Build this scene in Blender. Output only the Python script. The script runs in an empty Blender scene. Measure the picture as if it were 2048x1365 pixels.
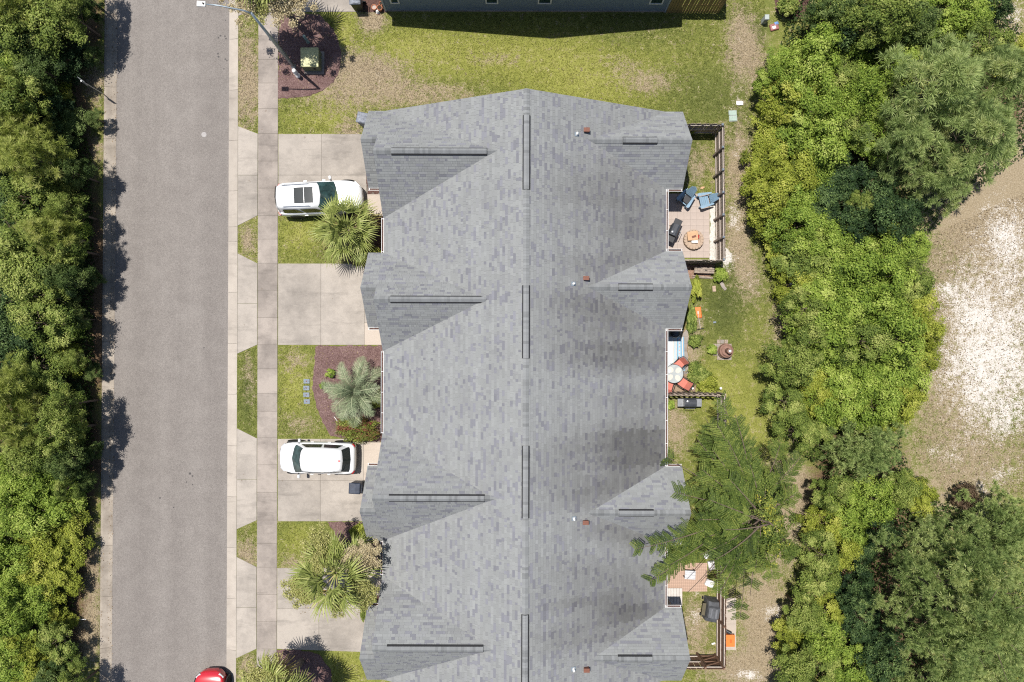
import bpy, bmesh, math, random
import numpy as np
from mathutils import Vector, Matrix, noise as mnoise

R = math.radians
random.seed(7)
scene = bpy.context.scene
COL = scene.collection

# ------------------------------------------------------------------ camera, sky, sun, exposure
H = 40.0          # drone height above the ground
F = 1365.0        # focal length in photo pixels (24 mm on a 36 mm wide frame)
ROLL = 0.0028
cam_d = bpy.data.cameras.new('camera'); cam = bpy.data.objects.new('camera', cam_d); COL.objects.link(cam)
cam_d.lens = 24.0; cam_d.sensor_width = 36.0; cam_d.clip_end = 2000; cam_d.clip_start = 0.5
cam.location = (0, 0, H); cam.rotation_euler = (0, 0, ROLL)
scene.camera = cam

SUN = Vector((0.23, -0.20, -1.0)).normalized()      # direction the light travels
elev = math.asin(-SUN.z)
world = bpy.data.worlds.new('World'); scene.world = world; world.use_nodes = True
wn = world.node_tree.nodes; wl = world.node_tree.links
bg = wn['Background']; sky = wn.new('ShaderNodeTexSky'); sky.sky_type = 'NISHITA'; sky.sun_disc = False
sky.sun_elevation = elev; sky.sun_rotation = math.atan2(-SUN.x, -SUN.y)
wl.new(sky.outputs[0], bg.inputs[0]); bg.inputs[1].default_value = 0.08
sl = bpy.data.lights.new('sun', 'SUN'); so = bpy.data.objects.new('sun', sl); COL.objects.link(so)
sl.energy = 4.8; sl.angle = R(0.53); sl.color = (1.0, 0.955, 0.89)
so.rotation_euler = SUN.to_track_quat('-Z', 'Y').to_euler(); so.location = (-20, 20, 60)
vs = scene.view_settings
vs.view_transform = 'Standard'; vs.look = 'None'; vs.exposure = 0.55; vs.gamma = 1.0; vs.use_curve_mapping = False

cy_ = scene.cycles
cy_.use_denoising = False; cy_.filter_width = 1.15
cy_.max_bounces = 6; cy_.diffuse_bounces = 3; cy_.glossy_bounces = 2; cy_.transmission_bounces = 3

# ------------------------------------------------------------------ helpers
def P(px, py, h=0.0):
    k = (H - h) / F
    u = (px - 1024.0) * k; v = (682.5 - py) * k
    return (u - ROLL * v, v + ROLL * u)

def P3(px, py, h=0.0):
    x, y = P(px, py, h); return Vector((x, y, h))

def tag(o, label=None, cat=None, group=None, kind=None):
    if label: o['label'] = label
    if cat: o['category'] = cat
    if group: o['group'] = group
    if kind: o['kind'] = kind
    return o

def empty(name, loc=(0, 0, 0), rz=0.0, parent=None):
    o = bpy.data.objects.new(name, None); COL.objects.link(o)
    o.location = loc; o.rotation_euler = (0, 0, rz); o.empty_display_size = 0.2
    if parent: o.parent = parent
    return o

def link(name, me, parent=None, loc=None, rot=None, scale=None):
    o = bpy.data.objects.new(name, me); COL.objects.link(o)
    if parent: o.parent = parent
    if loc is not None: o.location = loc
    if rot is not None: o.rotation_euler = rot
    if scale is not None: o.scale = scale
    return o

def copy_tree(o, parent=None):
    c = o.copy(); COL.objects.link(c); c.parent = parent
    for ch in list(o.children): copy_tree(ch, c)
    return c

class MB:
    """collects shapes for ONE mesh"""
    def __init__(s): s.v = []; s.f = []; s.m = []
    def add(s, vs, fs, m=0):
        b = len(s.v); s.v += [tuple(p) for p in vs]
        for f in fs: s.f.append(tuple(b + i for i in f)); s.m.append(m)
        return s
    def box(s, c, d, rot=None, m=0, taper=1.0):
        x, y, z = d[0] / 2, d[1] / 2, d[2] / 2
        pts = [Vector((sx * x * (taper if sz > 0 else 1), sy * y * (taper if sz > 0 else 1), sz * z))
               for sz in (-1, 1) for sx, sy in ((-1, -1), (1, -1), (1, 1), (-1, 1))]
        if rot is not None: pts = [rot @ p for p in pts]
        pts = [p + Vector(c) for p in pts]
        return s.add(pts, [(3, 2, 1, 0), (4, 5, 6, 7), (0, 1, 5, 4), (1, 2, 6, 5), (2, 3, 7, 6), (3, 0, 4, 7)], m)
    def prism(s, poly, z0, z1, m=0):
        a = sum(poly[i][0] * poly[(i + 1) % len(poly)][1] - poly[(i + 1) % len(poly)][0] * poly[i][1] for i in range(len(poly)))
        if a < 0: poly = poly[::-1]
        n = len(poly)
        return s.add([(p[0], p[1], z0) for p in poly] + [(p[0], p[1], z1) for p in poly],
                     [tuple(range(n))[::-1], tuple(range(n, 2 * n))] + [(i, (i + 1) % n, n + (i + 1) % n, n + i) for i in range(n)], m)
    def tube(s, pts, rad, n=8, m=0, cap=True):
        pts = [Vector(p) for p in pts]
        if not hasattr(rad, '__len__'): rad = [rad] * len(pts)
        rings = []
        b = len(s.v); prev = None
        for i, p in enumerate(pts):
            t = (pts[min(i + 1, len(pts) - 1)] - pts[max(i - 1, 0)]).normalized()
            a = prev if prev is not None else (Vector((1, 0, 0)) if abs(t.x) < .8 else Vector((0, 1, 0)))
            a = (a - t * a.dot(t)).normalized(); bb = t.cross(a); prev = a
            for k in range(n):
                an = 2 * math.pi * k / n
                s.v.append(tuple(p + (a * math.cos(an) + bb * math.sin(an)) * rad[i]))
        for i in range(len(pts) - 1):
            for k in range(n):
                s.f.append((b + i * n + k, b + i * n + (k + 1) % n, b + (i + 1) * n + (k + 1) % n, b + (i + 1) * n + k)); s.m.append(m)
        if cap:
            s.f.append(tuple(b + k for k in range(n))[::-1]); s.m.append(m)
            e = b + (len(pts) - 1) * n
            s.f.append(tuple(e + k for k in range(n))); s.m.append(m)
        return s
    def lathe(s, prof, n=20, c=(0, 0, 0), m=0, cap=True):
        b = len(s.v)
        for r, z in prof:
            for k in range(n):
                a = 2 * math.pi * k / n
                s.v.append((c[0] + r * math.cos(a), c[1] + r * math.sin(a), c[2] + z))
        for i in range(len(prof) - 1):
            for k in range(n):
                s.f.append((b + i * n + k, b + i * n + (k + 1) % n, b + (i + 1) * n + (k + 1) % n, b + (i + 1) * n + k)); s.m.append(m)
        if not cap: return s
        s.f.append(tuple(b + k for k in range(n))[::-1]); s.m.append(m)
        e = b + (len(prof) - 1) * n
        s.f.append(tuple(e + k for k in range(n))); s.m.append(m)
        return s
    def mesh(s, name, mats, smooth=False):
        me = bpy.data.meshes.new(name); me.from_pydata(s.v, [], s.f); me.update()
        if not isinstance(mats, (list, tuple)): mats = [mats]
        for m in mats: me.materials.append(m)
        if len(mats) > 1: me.polygons.foreach_set('material_index', s.m)
        if smooth: me.polygons.foreach_set('use_smooth', [True] * len(me.polygons))
        return me
    def build(s, name, mats, parent=None, loc=None, rot=None, smooth=False, bevel=0.0, seg=2, sub=0):
        o = link(name, s.mesh(name, mats, smooth), parent, loc, rot)
        if bevel:
            md = o.modifiers.new('bevel', 'BEVEL'); md.width = bevel; md.segments = seg; md.limit_method = 'ANGLE'; md.angle_limit = R(40)
        if sub:
            md = o.modifiers.new('subdivision', 'SUBSURF'); md.levels = sub; md.render_levels = sub
        return o

def quads_mesh(name, V, tint, mat, tris=False, extra=None):
    """V: (N,4,3) or (N,3,3) array; tint: one value per face"""
    k = V.shape[1]; n = V.shape[0]
    me = bpy.data.meshes.new(name)
    me.vertices.add(n * k); me.vertices.foreach_set('co', V.reshape(-1).astype(np.float32))
    me.loops.add(n * k); me.loops.foreach_set('vertex_index', np.arange(n * k, dtype=np.int32))
    me.polygons.add(n); me.polygons.foreach_set('loop_start', np.arange(0, n * k, k, dtype=np.int32))
    me.polygons.foreach_set('loop_total', np.full(n, k, dtype=np.int32))
    me.update(calc_edges=True)
    at = me.attributes.new('tint', 'FLOAT', 'FACE'); at.data.foreach_set('value', tint.astype(np.float32))
    if extra is not None:
        ac = me.attributes.new('shade', 'FLOAT_COLOR', 'FACE')
        c4 = np.ones((n, 4), np.float32); c4[:, :3] = extra; ac.data.foreach_set('color', c4.reshape(-1))
    me.materials.append(mat)
    return me

# ------------------------------------------------------------------ materials
class NT:
    def __init__(s, name):
        s.mat = bpy.data.materials.new(name); s.mat.use_nodes = True
        s.t = s.mat.node_tree; s.t.nodes.clear(); s.out = s.t.nodes.new('ShaderNodeOutputMaterial')
    def n(s, typ, **kw):
        nd = s.t.nodes.new(typ)
        for k, v in kw.items():
            if k.startswith('i_'):
                key = k[2:]; key = int(key) if key.isdigit() else key.replace('_', ' ')
                s.put(nd, key, v)
            else: setattr(nd, k, v)
        return nd
    def put(s, nd, key, v):
        if isinstance(v, bpy.types.NodeSocket): s.t.links.new(v, nd.inputs[key])
        else: nd.inputs[key].default_value = v
    def noise(s, vec, scale, detail=6, rough=.6):
        return s.n('ShaderNodeTexNoise', i_Vector=vec, i_Scale=scale, i_Detail=detail, i_Roughness=rough).outputs[0]
    def math(s, op, a, b=0.0, clamp=False):
        m = s.n('ShaderNodeMath', operation=op, use_clamp=clamp); s.put(m, 0, a); s.put(m, 1, b); return m.outputs[0]
    def mix(s, fac, a, b, blend='MIX'):
        m = s.n('ShaderNodeMix', data_type='RGBA', blend_type=blend); s.put(m, 0, fac); s.put(m, 6, a); s.put(m, 7, b); return m.outputs[2]
    def rng(s, v, a, b, c=0.0, d=1.0):
        m = s.n('ShaderNodeMapRange'); s.put(m, 0, v); s.put(m, 1, a); s.put(m, 2, b); s.put(m, 3, c); s.put(m, 4, d); return m.outputs[0]
    def ramp(s, v, stops):
        r = s.n('ShaderNodeValToRGB'); s.put(r, 0, v); e = r.color_ramp.elements
        while len(e) < len(stops): e.new(.5)
        for el, (p, c) in zip(e, stops): el.position = p; el.color = (*c, 1)
        return r.outputs[0]
    def pos(s): return s.n('ShaderNodeNewGeometry').outputs['Position']
    def obj(s): return s.n('ShaderNodeTexCoord').outputs['Object']
    def attr(s, name): return s.n('ShaderNodeAttribute', attribute_name=name)
    def bump(s, h, strength=.4, dist=.02):
        return s.n('ShaderNodeBump', i_Height=h, i_Strength=strength, i_Distance=dist).outputs[0]
    def principled(s, col, rough=.8, metal=0.0, normal=None, spec=.5, **kw):
        p = s.n('ShaderNodeBsdfPrincipled'); s.put(p, 'Base Color', col if isinstance(col, bpy.types.NodeSocket) else (*col, 1))
        s.put(p, 'Roughness', rough); s.put(p, 'Metallic', metal); s.put(p, 'Specular IOR Level', spec)
        if normal is not None: s.put(p, 'Normal', normal)
        for k, v in kw.items(): s.put(p, k.replace('_', ' '), v)
        s.t.links.new(p.outputs[0], s.out.inputs[0]); return s.mat

ALB = .80          # the photograph is exposed bright: surfaces stay at their real, lower albedo
def M(name, col, rough=.7, metal=0.0, var=.18, scale=6.0, bump=0.0, spec=.4, col2=None, **kw):
    col = tuple(c * ALB for c in col); col2 = tuple(c * ALB for c in col2) if col2 else None
    t = NT(name); o = t.obj(); nz = t.noise(o, scale, 7, .62)
    lo = tuple(c * (1 - var) for c in col); hi = tuple(min(1, c * (1 + var)) for c in (col2 or col))
    c = t.ramp(nz, [(.3, lo), (.7, hi)])
    nm = t.bump(t.noise(o, scale * 6, 5), bump, .01) if bump else None
    return t.principled(c, rough, metal, nm, spec, **kw)

def leaf_mat(name, stops, transl=.35, rough=.6, spec=.16):
    t = NT(name); a = t.attr('tint').outputs['Fac']
    inf = t.n('ShaderNodeObjectInfo').outputs['Random']
    v = t.math('ADD', a, t.rng(inf, 0, 1, -.07, .07), True)
    c = t.ramp(v, stops)
    p = t.n('ShaderNodeBsdfPrincipled'); t.put(p, 'Base Color', c); t.put(p, 'Roughness', rough); t.put(p, 'Specular IOR Level', spec)
    tr = t.n('ShaderNodeBsdfTranslucent'); t.put(tr, 0, c)
    mx = t.n('ShaderNodeMixShader'); t.put(mx, 0, transl); t.put(mx, 1, p.outputs[0]); t.put(mx, 2, tr.outputs[0])
    t.t.links.new(mx.outputs[0], t.out.inputs[0]); return t.mat

def ground_material():
    t = NT('lawn_and_sand'); p = t.pos(); m = t.attr('mask')
    sep = t.n('ShaderNodeSeparateColor'); t.put(sep, 0, m.outputs['Color'])
    dry, sand, lush = sep.outputs[0], sep.outputs[1], sep.outputs[2]; lit = m.outputs['Alpha']
    n1 = t.noise(p, .55, 6, .6); n2 = t.noise(p, 2.6, 8, .68); n3 = t.noise(p, 13, 6, .7); n4 = t.noise(p, 45, 3, .6)
    g = t.math('ADD', lush, t.math('ADD', t.math('MULTIPLY', t.math('SUBTRACT', n2, .5), .9), t.math('MULTIPLY', t.math('SUBTRACT', n3, .5), .8)))
    grass = t.ramp(g, [(.05, (.07, .083, .025)), (.35, (.12, .135, .035)), (.62, (.19, .20, .045)), (.95, (.255, .255, .07))])
    dd = t.math('ADD', t.math('ADD', dry, t.math('MULTIPLY', t.math('SUBTRACT', n2, .5), 1.7)), t.math('MULTIPLY', t.math('SUBTRACT', n3, .5), 1.3))
    df = t.rng(dd, .36, .74)
    drc = t.ramp(n3, [(.25, (.16, .122, .070)), (.5, (.265, .212, .138)), (.75, (.375, .315, .228))])
    c = t.mix(df, grass, drc)
    sd = t.math('ADD', t.math('ADD', t.math('ADD', sand, t.math('MULTIPLY', t.math('SUBTRACT', n2, .5), 1.6)), t.math('MULTIPLY', t.math('SUBTRACT', n3, .5), 1.9)), t.math('MULTIPLY', t.math('SUBTRACT', n1, .5), .9))
    sf = t.rng(sd, .42, .82)
    c = t.mix(sf, c, t.ramp(n4, [(.3, (.43, .395, .35)), (.7, (.60, .57, .53))]))
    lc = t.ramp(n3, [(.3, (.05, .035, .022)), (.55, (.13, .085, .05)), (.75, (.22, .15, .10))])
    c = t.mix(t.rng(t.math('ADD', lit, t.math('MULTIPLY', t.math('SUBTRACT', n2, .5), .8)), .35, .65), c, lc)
    grain = t.rng(n4, .28, .72, .62, 1.38)
    gc = t.n('ShaderNodeCombineColor'); [t.put(gc, i, grain) for i in range(3)]
    c = t.mix(1.0, c, gc.outputs[0], 'MULTIPLY')
    return t.principled(c, .95, 0, t.bump(t.math('ADD', n4, n3), .7, .05), .1)

def concrete(name, base, dirt, seed=0.0, amount=.5, scale=1.0):
    base = tuple(c * .80 for c in base); dirt = tuple(c * .80 for c in dirt)
    t = NT(name); p = t.pos()
    mp = t.n('ShaderNodeMapping', i_Vector=p, i_Location=(seed, seed * 1.7, 0)).outputs[0]
    n1 = t.noise(mp, .45 * scale, 6, .6); n2 = t.noise(mp, 2.2 * scale, 8, .7); n3 = t.noise(mp, 30, 4, .6)
    ri = t.n('ShaderNodeObjectInfo').outputs['Random']
    d = t.math('ADD', t.rng(n1, .35, .7), t.math('MULTIPLY', t.math('SUBTRACT', n2, .5), 1.3))
    f = t.math('MULTIPLY', t.rng(d, .15, 1.0), amount, True)
    c = t.mix(f, (*base, 1), (*dirt, 1))
    smear = t.n('ShaderNodeMapping', i_Vector=mp, i_Scale=(.35, 1.6, 1)).outputs[0]
    c = t.mix(t.rng(t.noise(smear, .9 * scale, 6, .7), .54, .74, 0, .55), c, (*[q * .62 for q in dirt], 1))
    c = t.mix(t.rng(t.noise(smear, 1.7, 5, .6), .62, .72, 0, .35), c, (*[min(1, q * 1.18) for q in base], 1))
    c = t.mix(t.rng(t.noise(mp, 3.1, 3, .5), .73, .77, 0, .5), c, (.13, .09, .06, 1))
    k = t.math('MULTIPLY', t.rng(n3, .3, .7, .9, 1.09), t.rng(ri, 0, 1, .9, 1.06))
    gc = t.n('ShaderNodeCombineColor'); [t.put(gc, i, k) for i in range(3)]
    c = t.mix(1.0, c, gc.outputs[0], 'MULTIPLY')
    return t.principled(c, .85, 0, t.bump(n3, .25, .01), .25)

def asphalt():
    t = NT('worn_asphalt'); p = t.pos()
    st = t.n('ShaderNodeMapping', i_Vector=p, i_Scale=(1.3, .03, 1)).outputs[0]
    n1 = t.noise(st, .55, 5, .55); n2 = t.noise(p, 1.1, 6, .6); n3 = t.noise(p, 22, 4, .8); n4 = t.noise(p, 9, 5, .75)
    v = t.math('ADD', t.math('MULTIPLY', n1, .55), t.math('MULTIPLY', n2, .45))
    c = t.ramp(v, [(.36, (.150, .135, .124)), (.64, (.188, .171, .157))])
    sp = t.rng(n3, .3, .7, .62, 1.38); s2 = t.rng(n4, .3, .7, .94, 1.06)
    k = t.math('MULTIPLY', sp, s2); gc = t.n('ShaderNodeCombineColor'); [t.put(gc, i, k) for i in range(3)]
    c = t.mix(1.0, c, gc.outputs[0], 'MULTIPLY')
    # pale worn patches and a few oil spots
    pt = t.rng(t.noise(p, .33, 4, .5), .60, .74, 0, .35)
    c = t.mix(pt, c, (.228, .210, .194, 1))
    return t.principled(c, .9, 0, t.bump(n3, .35, .01), .2)

def shingle_material():
    t = NT('asphalt_shingle'); a = t.attr('shade').outputs['Color']; p = t.pos()
    n = t.noise(p, 60, 3, .7); k = t.rng(n, .3, .7, .86, 1.14)
    gc = t.n('ShaderNodeCombineColor'); [t.put(gc, i, k) for i in range(3)]
    c = t.mix(1.0, a, gc.outputs[0], 'MULTIPLY')
    return t.principled(c, .9, 0, t.bump(n, .3, .006), .2)

m_ground = ground_material()
m_conc = concrete('driveway_concrete', (.40, .358, .312), (.235, .21, .185), 3.0, .8)
m_walk = concrete('sidewalk_concrete', (.355, .31, .272), (.19, .165, .147), 11.0, .85)
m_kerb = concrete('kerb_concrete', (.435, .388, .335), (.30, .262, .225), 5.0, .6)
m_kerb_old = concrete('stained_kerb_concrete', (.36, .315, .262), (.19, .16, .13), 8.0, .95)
m_pale = concrete('pale_walkway_concrete', (.48, .415, .35), (.385, .325, .275), 2.0, .4)
m_joint = M('joint_dirt', (.17, .15, .125), .95, var=.3)
m_asph = asphalt()
m_shing = shingle_material()
m_white = M('white_painted_metal', (.78, .77, .75), .45, var=.05, scale=2)
m_trim = M('white_trim', (.74, .73, .70), .6, var=.06)
m_fascia = M('fascia_board', (.62, .60, .56), .6, var=.1)
m_wall = M('beige_siding', (.52, .47, .39), .7, var=.06, scale=2)
m_blue = M('blue_grey_siding', (.185, .235, .28), .65, var=.05, scale=1.5)
m_dark = M('dark_plastic', (.022, .023, .026), .45, var=.2)
m_black = M('black_rubber', (.015, .015, .016), .75, var=.2)
m_vent_dark = M('vent_slot', (.02, .02, .022), .9, var=.2)
m_brick_red = M('rusted_flue', (.17, .065, .04), .7, var=.25, scale=12)
m_lead = M('lead_boot', (.55, .55, .56), .5, var=.15)
m_wood_old = M('weathered_wood', (.31, .25, .20), .85, var=.35, scale=9, bump=.5)
m_wood_brown = M('stained_wood', (.20, .115, .075), .8, var=.3, scale=9, bump=.4)
m_wood_gold = M('yellow_treated_wood', (.27, .19, .075), .75, var=.35, scale=5, bump=.4)
m_rail = M('sunbleached_rail', (.47, .41, .36), .8, var=.2, scale=9)
m_cap = M('post_cap', (.20, .24, .28), .5, var=.1)
m_bark = M('bark', (.13, .095, .07), .9, var=.35, scale=8, bump=.8)
m_palm_bark = M('palm_trunk', (.19, .15, .12), .9, var=.35, scale=10, bump=.8)
m_metal = M('galvanised_metal', (.46, .48, .50), .4, .75, var=.12)
m_lamp = M('lamp_grey_metal', (.36, .42, .46), .42, .55, var=.1)
m_green_box = M('transformer_green', (.40, .40, .20), .5, var=.22, scale=4, col2=(.52, .50, .25))
m_green_box_side = M('transformer_side', (.17, .19, .11), .55, var=.2, scale=4)
m_util = M('pale_green_utility', (.33, .42, .36), .6, var=.12)
m_util_grey = M('grey_utility', (.36, .40, .38), .6, var=.12)
m_terra = M('terracotta', (.50, .19, .095), .8, var=.15)
m_soil = M('potting_soil', (.045, .03, .02), .95, var=.3)
m_glass_dark = M('car_glass', (.012, .02, .022), .04, var=.2, spec=.7)
m_glass_green = M('windscreen_glass', (.03, .062, .062), .05, var=.7, scale=2.5, spec=.7)
m_car_white = M('white_car_paint', (.74, .75, .76), .25, var=.02, Coat_Weight=.7)
m_car_red = M('red_car_paint', (.50, .018, .03), .22, var=.05, Coat_Weight=.8)
m_lamp_red = M('tail_lamp', (.35, .012, .015), .15, var=.1)
m_lamp_clear = M('head_lamp', (.62, .64, .66), .1, .2, var=.1)
m_rim = M('alloy_rim', (.42, .43, .45), .3, .8, var=.1)
m_chair_blue = M('slate_blue_plastic', (.20, .31, .41), .5, var=.12)
m_coral = M('coral_sling_fabric', (.54, .18, .135), .8, var=.08)
m_grill = M('grill_enamel', (.055, .06, .07), .35, var=.2)
m_steel = M('grill_steel', (.36, .37, .38), .35, .7, var=.15)
m_card = M('cardboard', (.52, .33, .19), .85, var=.1)
m_stone = M('tan_stone', (.40, .30, .22), .85, var=.2)
m_orange = M('orange_plastic', (.78, .19, .035), .5, var=.06)
m_cover = M('grey_grill_cover', (.085, .09, .10), .7, var=.3, scale=4)
m_bin = M('navy_bin_plastic', (.03, .04, .065), .5, var=.35, scale=7)
m_bin_grey = M('silver_bin_plastic', (.17, .185, .22), .6, .0, var=.5, scale=9)
m_sign = M('sign_back', (.36, .38, .40), .4, .5, var=.1)
m_brick_paver = M('red_brick_paver', (.44, .30, .225), .85, var=.2)
m_patio = M('pinkish_paver', (.42, .35, .305), .85, var=.08, scale=1.5)
m_step = M('blue_stepping_stone', (.20, .235, .28), .8, var=.15)
m_slat_white = M('whitewashed_board', (.55, .51, .47), .7, var=.12)

def mulch_mat(name, a, b, c):
    t = NT(name); p = t.pos(); n = t.noise(p, 16, 7, .75); n2 = t.noise(p, 1.2, 4)
    a, b, c = [tuple(q * .84 for q in k) for k in (a, b, c)]
    col = t.ramp(t.math('ADD', t.math('MULTIPLY', n, .8), t.math('MULTIPLY', n2, .2)), [(.32, a), (.5, b), (.68, c)])
    return t.principled(col, .95, 0, t.bump(n, .9, .05), .1)
m_mulch = mulch_mat('mauve_bark_mulch', (.055, .032, .030), (.155, .095, .088), (.32, .225, .205))
m_mulch_dark = mulch_mat('dark_bark_mulch', (.045, .024, .02), (.105, .06, .05), (.20, .13, .11))
m_gravel = mulch_mat('white_gravel_bed', (.30, .27, .22), (.58, .55, .50), (.78, .76, .72))

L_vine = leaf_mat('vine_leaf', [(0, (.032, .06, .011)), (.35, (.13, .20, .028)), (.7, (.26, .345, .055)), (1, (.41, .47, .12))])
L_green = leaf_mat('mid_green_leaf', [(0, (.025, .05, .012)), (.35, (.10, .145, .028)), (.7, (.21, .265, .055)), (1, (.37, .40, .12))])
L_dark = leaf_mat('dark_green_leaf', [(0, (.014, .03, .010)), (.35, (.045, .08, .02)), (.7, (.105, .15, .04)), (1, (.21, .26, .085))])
L_shade = leaf_mat('shade_coloured_leaf', [(0, (.006, .014, .006)), (.35, (.016, .036, .012)), (.7, (.038, .07, .022)), (1, (.13, .19, .06))], .2)  # near-black shade of the hollow and gaps put into the leaf colour
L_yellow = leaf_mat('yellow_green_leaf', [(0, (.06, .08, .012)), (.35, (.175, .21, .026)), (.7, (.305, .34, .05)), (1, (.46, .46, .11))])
L_pine = leaf_mat('pine_needle', [(0, (.09, .14, .045)), (.4, (.30, .39, .14)), (.75, (.46, .54, .21)), (1, (.60, .63, .29))], .5)
L_pine_bright = leaf_mat('bright_pine_needle', [(0, (.10, .13, .025)), (.4, (.32, .38, .085)), (.75, (.48, .52, .15)), (1, (.60, .60, .23))], .5)  # yellower green than the other pine needles
L_pine_dense = leaf_mat('dense_pine_needle', [(0, (.09, .14, .045)), (.4, (.26, .35, .115)), (.75, (.40, .48, .175)), (1, (.53, .58, .24))], .5)
L_feather = leaf_mat('feathery_leaf', [(0, (.028, .047, .011)), (.4, (.08, .12, .023)), (.75, (.155, .195, .04)), (.97, (.24, .27, .06)), (1, (.66, .56, .04))], .35)
L_fan = leaf_mat('fan_palm_leaf', [(0, (.06, .08, .022)), (.4, (.165, .20, .05)), (.75, (.30, .335, .10)), (1, (.48, .47, .19))], .25, .45)
L_fan_old = leaf_mat('yellowing_palm_leaf', [(0, (.12, .08, .03)), (.4, (.26, .20, .07)), (.75, (.36, .31, .12)), (1, (.46, .41, .18))], .25, .5)
L_pindo = leaf_mat('blue_green_palm_leaf', [(0, (.08, .11, .06)), (.4, (.165, .205, .115)), (.75, (.26, .30, .175)), (1, (.40, .42, .27))], .2, .45)
L_flower = leaf_mat('palm_flower_spray', [(0, (.20, .21, .06)), (.5, (.36, .36, .12)), (1, (.52, .47, .24))], .3)
L_flower_tan = leaf_mat('tan_palm_flower_spray', [(0, (.30, .24, .13)), (.5, (.48, .41, .25)), (1, (.62, .54, .36))], .3)
L_nandina = leaf_mat('red_tipped_leaf', [(0, (.10, .03, .02)), (.25, (.26, .09, .06)), (.5, (.10, .12, .025)), (.8, (.20, .24, .045)), (1, (.32, .35, .08))])
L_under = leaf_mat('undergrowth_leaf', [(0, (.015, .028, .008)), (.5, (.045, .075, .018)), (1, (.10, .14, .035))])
L_dead = leaf_mat('dead_twig', [(0, (.03, .02, .012)), (.5, (.075, .05, .03)), (1, (.14, .10, .06))], .1)
L_blade = leaf_mat('grass_blade', [(0, (.045, .066, .017)), (.3, (.118, .140, .032)), (.55, (.21, .222, .048)), (.7, (.265, .25, .078)), (.8, (.25, .20, .125)), (1, (.39, .325, .235))], .25, .7, .1)

# ------------------------------------------------------------------ the ground sheet
def lx(xt, xb, py): return xt + (xb - xt) * py / 1365.0
KL0, KL1 = (210, 199.5), (233.5, 222)        # west kerb: back edge, road edge (px at top, bottom)
KR1, KR0 = (458, 452), (476.8, 472.2)        # east kerb
SW0, SW1 = (517, 513.2), (557, 553.6)        # sidewalk

def blob(px, py, lst):
    s = 0.0
    for cx, cy, sx, sy, a in lst:
        dx = (px - cx) / sx; dy = (py - cy) / sy; q = dx * dx + dy * dy
        if q < 9: s += a * math.exp(-q)
    return s
DRY = [(690, 165, 120, 50, .42), (860, 190, 140, 28, .40), (745, 42, 26, 24, .8), (496, 150, 24, 110, .62), (496, 480, 14, 30, .5),
       (700, 120, 60, 30, .3), (760, 140, 60, 30, .35), (1000, 120, 60, 15, .25), (1290, 165, 60, 25, .5), (1240, 130, 40, 20, .3), (1480, 60, 30, 60, .45),
       (1500, 120, 40, 60, .45), (1480, 330, 30, 90, .62), (1475, 480, 30, 60, .65), (1500, 560, 30, 50, .5), (1400, 330, 30, 40, .35),
       (1350, 860, 30, 60, .55), (1380, 700, 25, 40, .55), (1395, 640, 15, 30, .35), (1560, 640, 25, 60, .35), (1585, 980, 45, 60, .75), (1560, 1080, 40, 60, .6),
       (1520, 1200, 60, 80, .5), (1560, 1290, 50, 60, .75), (1480, 1340, 60, 40, .7), (1390, 1250, 30, 70, .55), (700, 500, 50, 40, .5),
       (590, 720, 30, 25, .35), (600, 850, 40, 25, .4), (498, 750, 12, 50, .4), (495, 1110, 20, 40, .55), (495, 1340, 20, 40, .6),
       (590, 1130, 30, 20, .35), (190, 170, 25, 40, .55), (190, 300, 20, 30, .5), (185, 1150, 20, 120, .5), (175, 1270, 25, 60, .6), (700, 262, 30, 30, .4),
       (1960, 600, 190, 320, .62), (1900, 960, 120, 120, .34), (2020, 200, 60, 200, .7), (1980, 420, 80, 60, .5), (1590, 10, 40, 30, .5)]
SAND = [(1990, 620, 110, 150, .55), (1930, 740, 75, 80, .45), (2020, 470, 60, 70, .5), (1985, 840, 90, 70, .42), (2040, 740, 60, 120, .3), (1930, 620, 50, 50, .25), (1890, 580, 20, 15, .4),
        (1470, 440, 16, 40, .55), (1455, 520, 12, 22, .75), (1475, 200, 20, 40, .25), (1490, 150, 20, 30, .25), (1500, 560, 25, 40, .3), (1475, 310, 12, 20, .3),
        (1545, 1225, 28, 18, .6), (1500, 1350, 30, 14, .75), (1600, 1050, 10, 20, .5), (1395, 1180, 14, 14, .45), (1390, 1240, 16, 30, .45),
        (2035, 30, 20, 40, .5), (1900, 920, 40, 30, .25), (1340, 880, 10, 40, .2), (1960, 980, 30, 20, .3), (1865, 900, 14, 14, .4), (2010, 950, 40, 30, .35)]
LUSH = [(1000, 110, 330, 45, .30), (1180, 170, 120, 50, .35), (1450, 620, 60, 60, .0), (1440, 770, 60, 40, .35), (1490, 850, 60, 50, .25), (600, 470, 30, 30, .45),
        (590, 760, 25, 60, .35), (600, 1080, 30, 30, .3), (700, 1340, 40, 40, .3), (690, 190, 60, 30, .25), (820, 90, 60, 30, .2), (640, 240, 60, 20, .3), (690, 60, 20, 40, .3)]
DARKG = [(1270, 60, 120, 70, .18), (1420, 200, 90, 80, .2), (1450, 610, 40, 70, .35), (560, 1020, 20, 20, .1), (495, 800, 20, 80, .25), (1380, 330, 20, 50, .3), (1520, 60, 25, 30, .2), (640, 1090, 40, 40, .1)]
LIT = [(90, 300, 95, 400, 1.1), (90, 800, 95, 400, 1.1), (80, 1200, 85, 260, 1.0), (1680, 250, 130, 260, 1.0), (1700, 650, 120, 200, 1.0), (1720, 1000, 110, 140, 1.0), (1750, 1280, 170, 160, 1.0), (1980, 200, 90, 130, .9), (190, 30, 20, 80, .5), (200, 600, 16, 160, .6), (190, 920, 16, 60, .6)]

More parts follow.
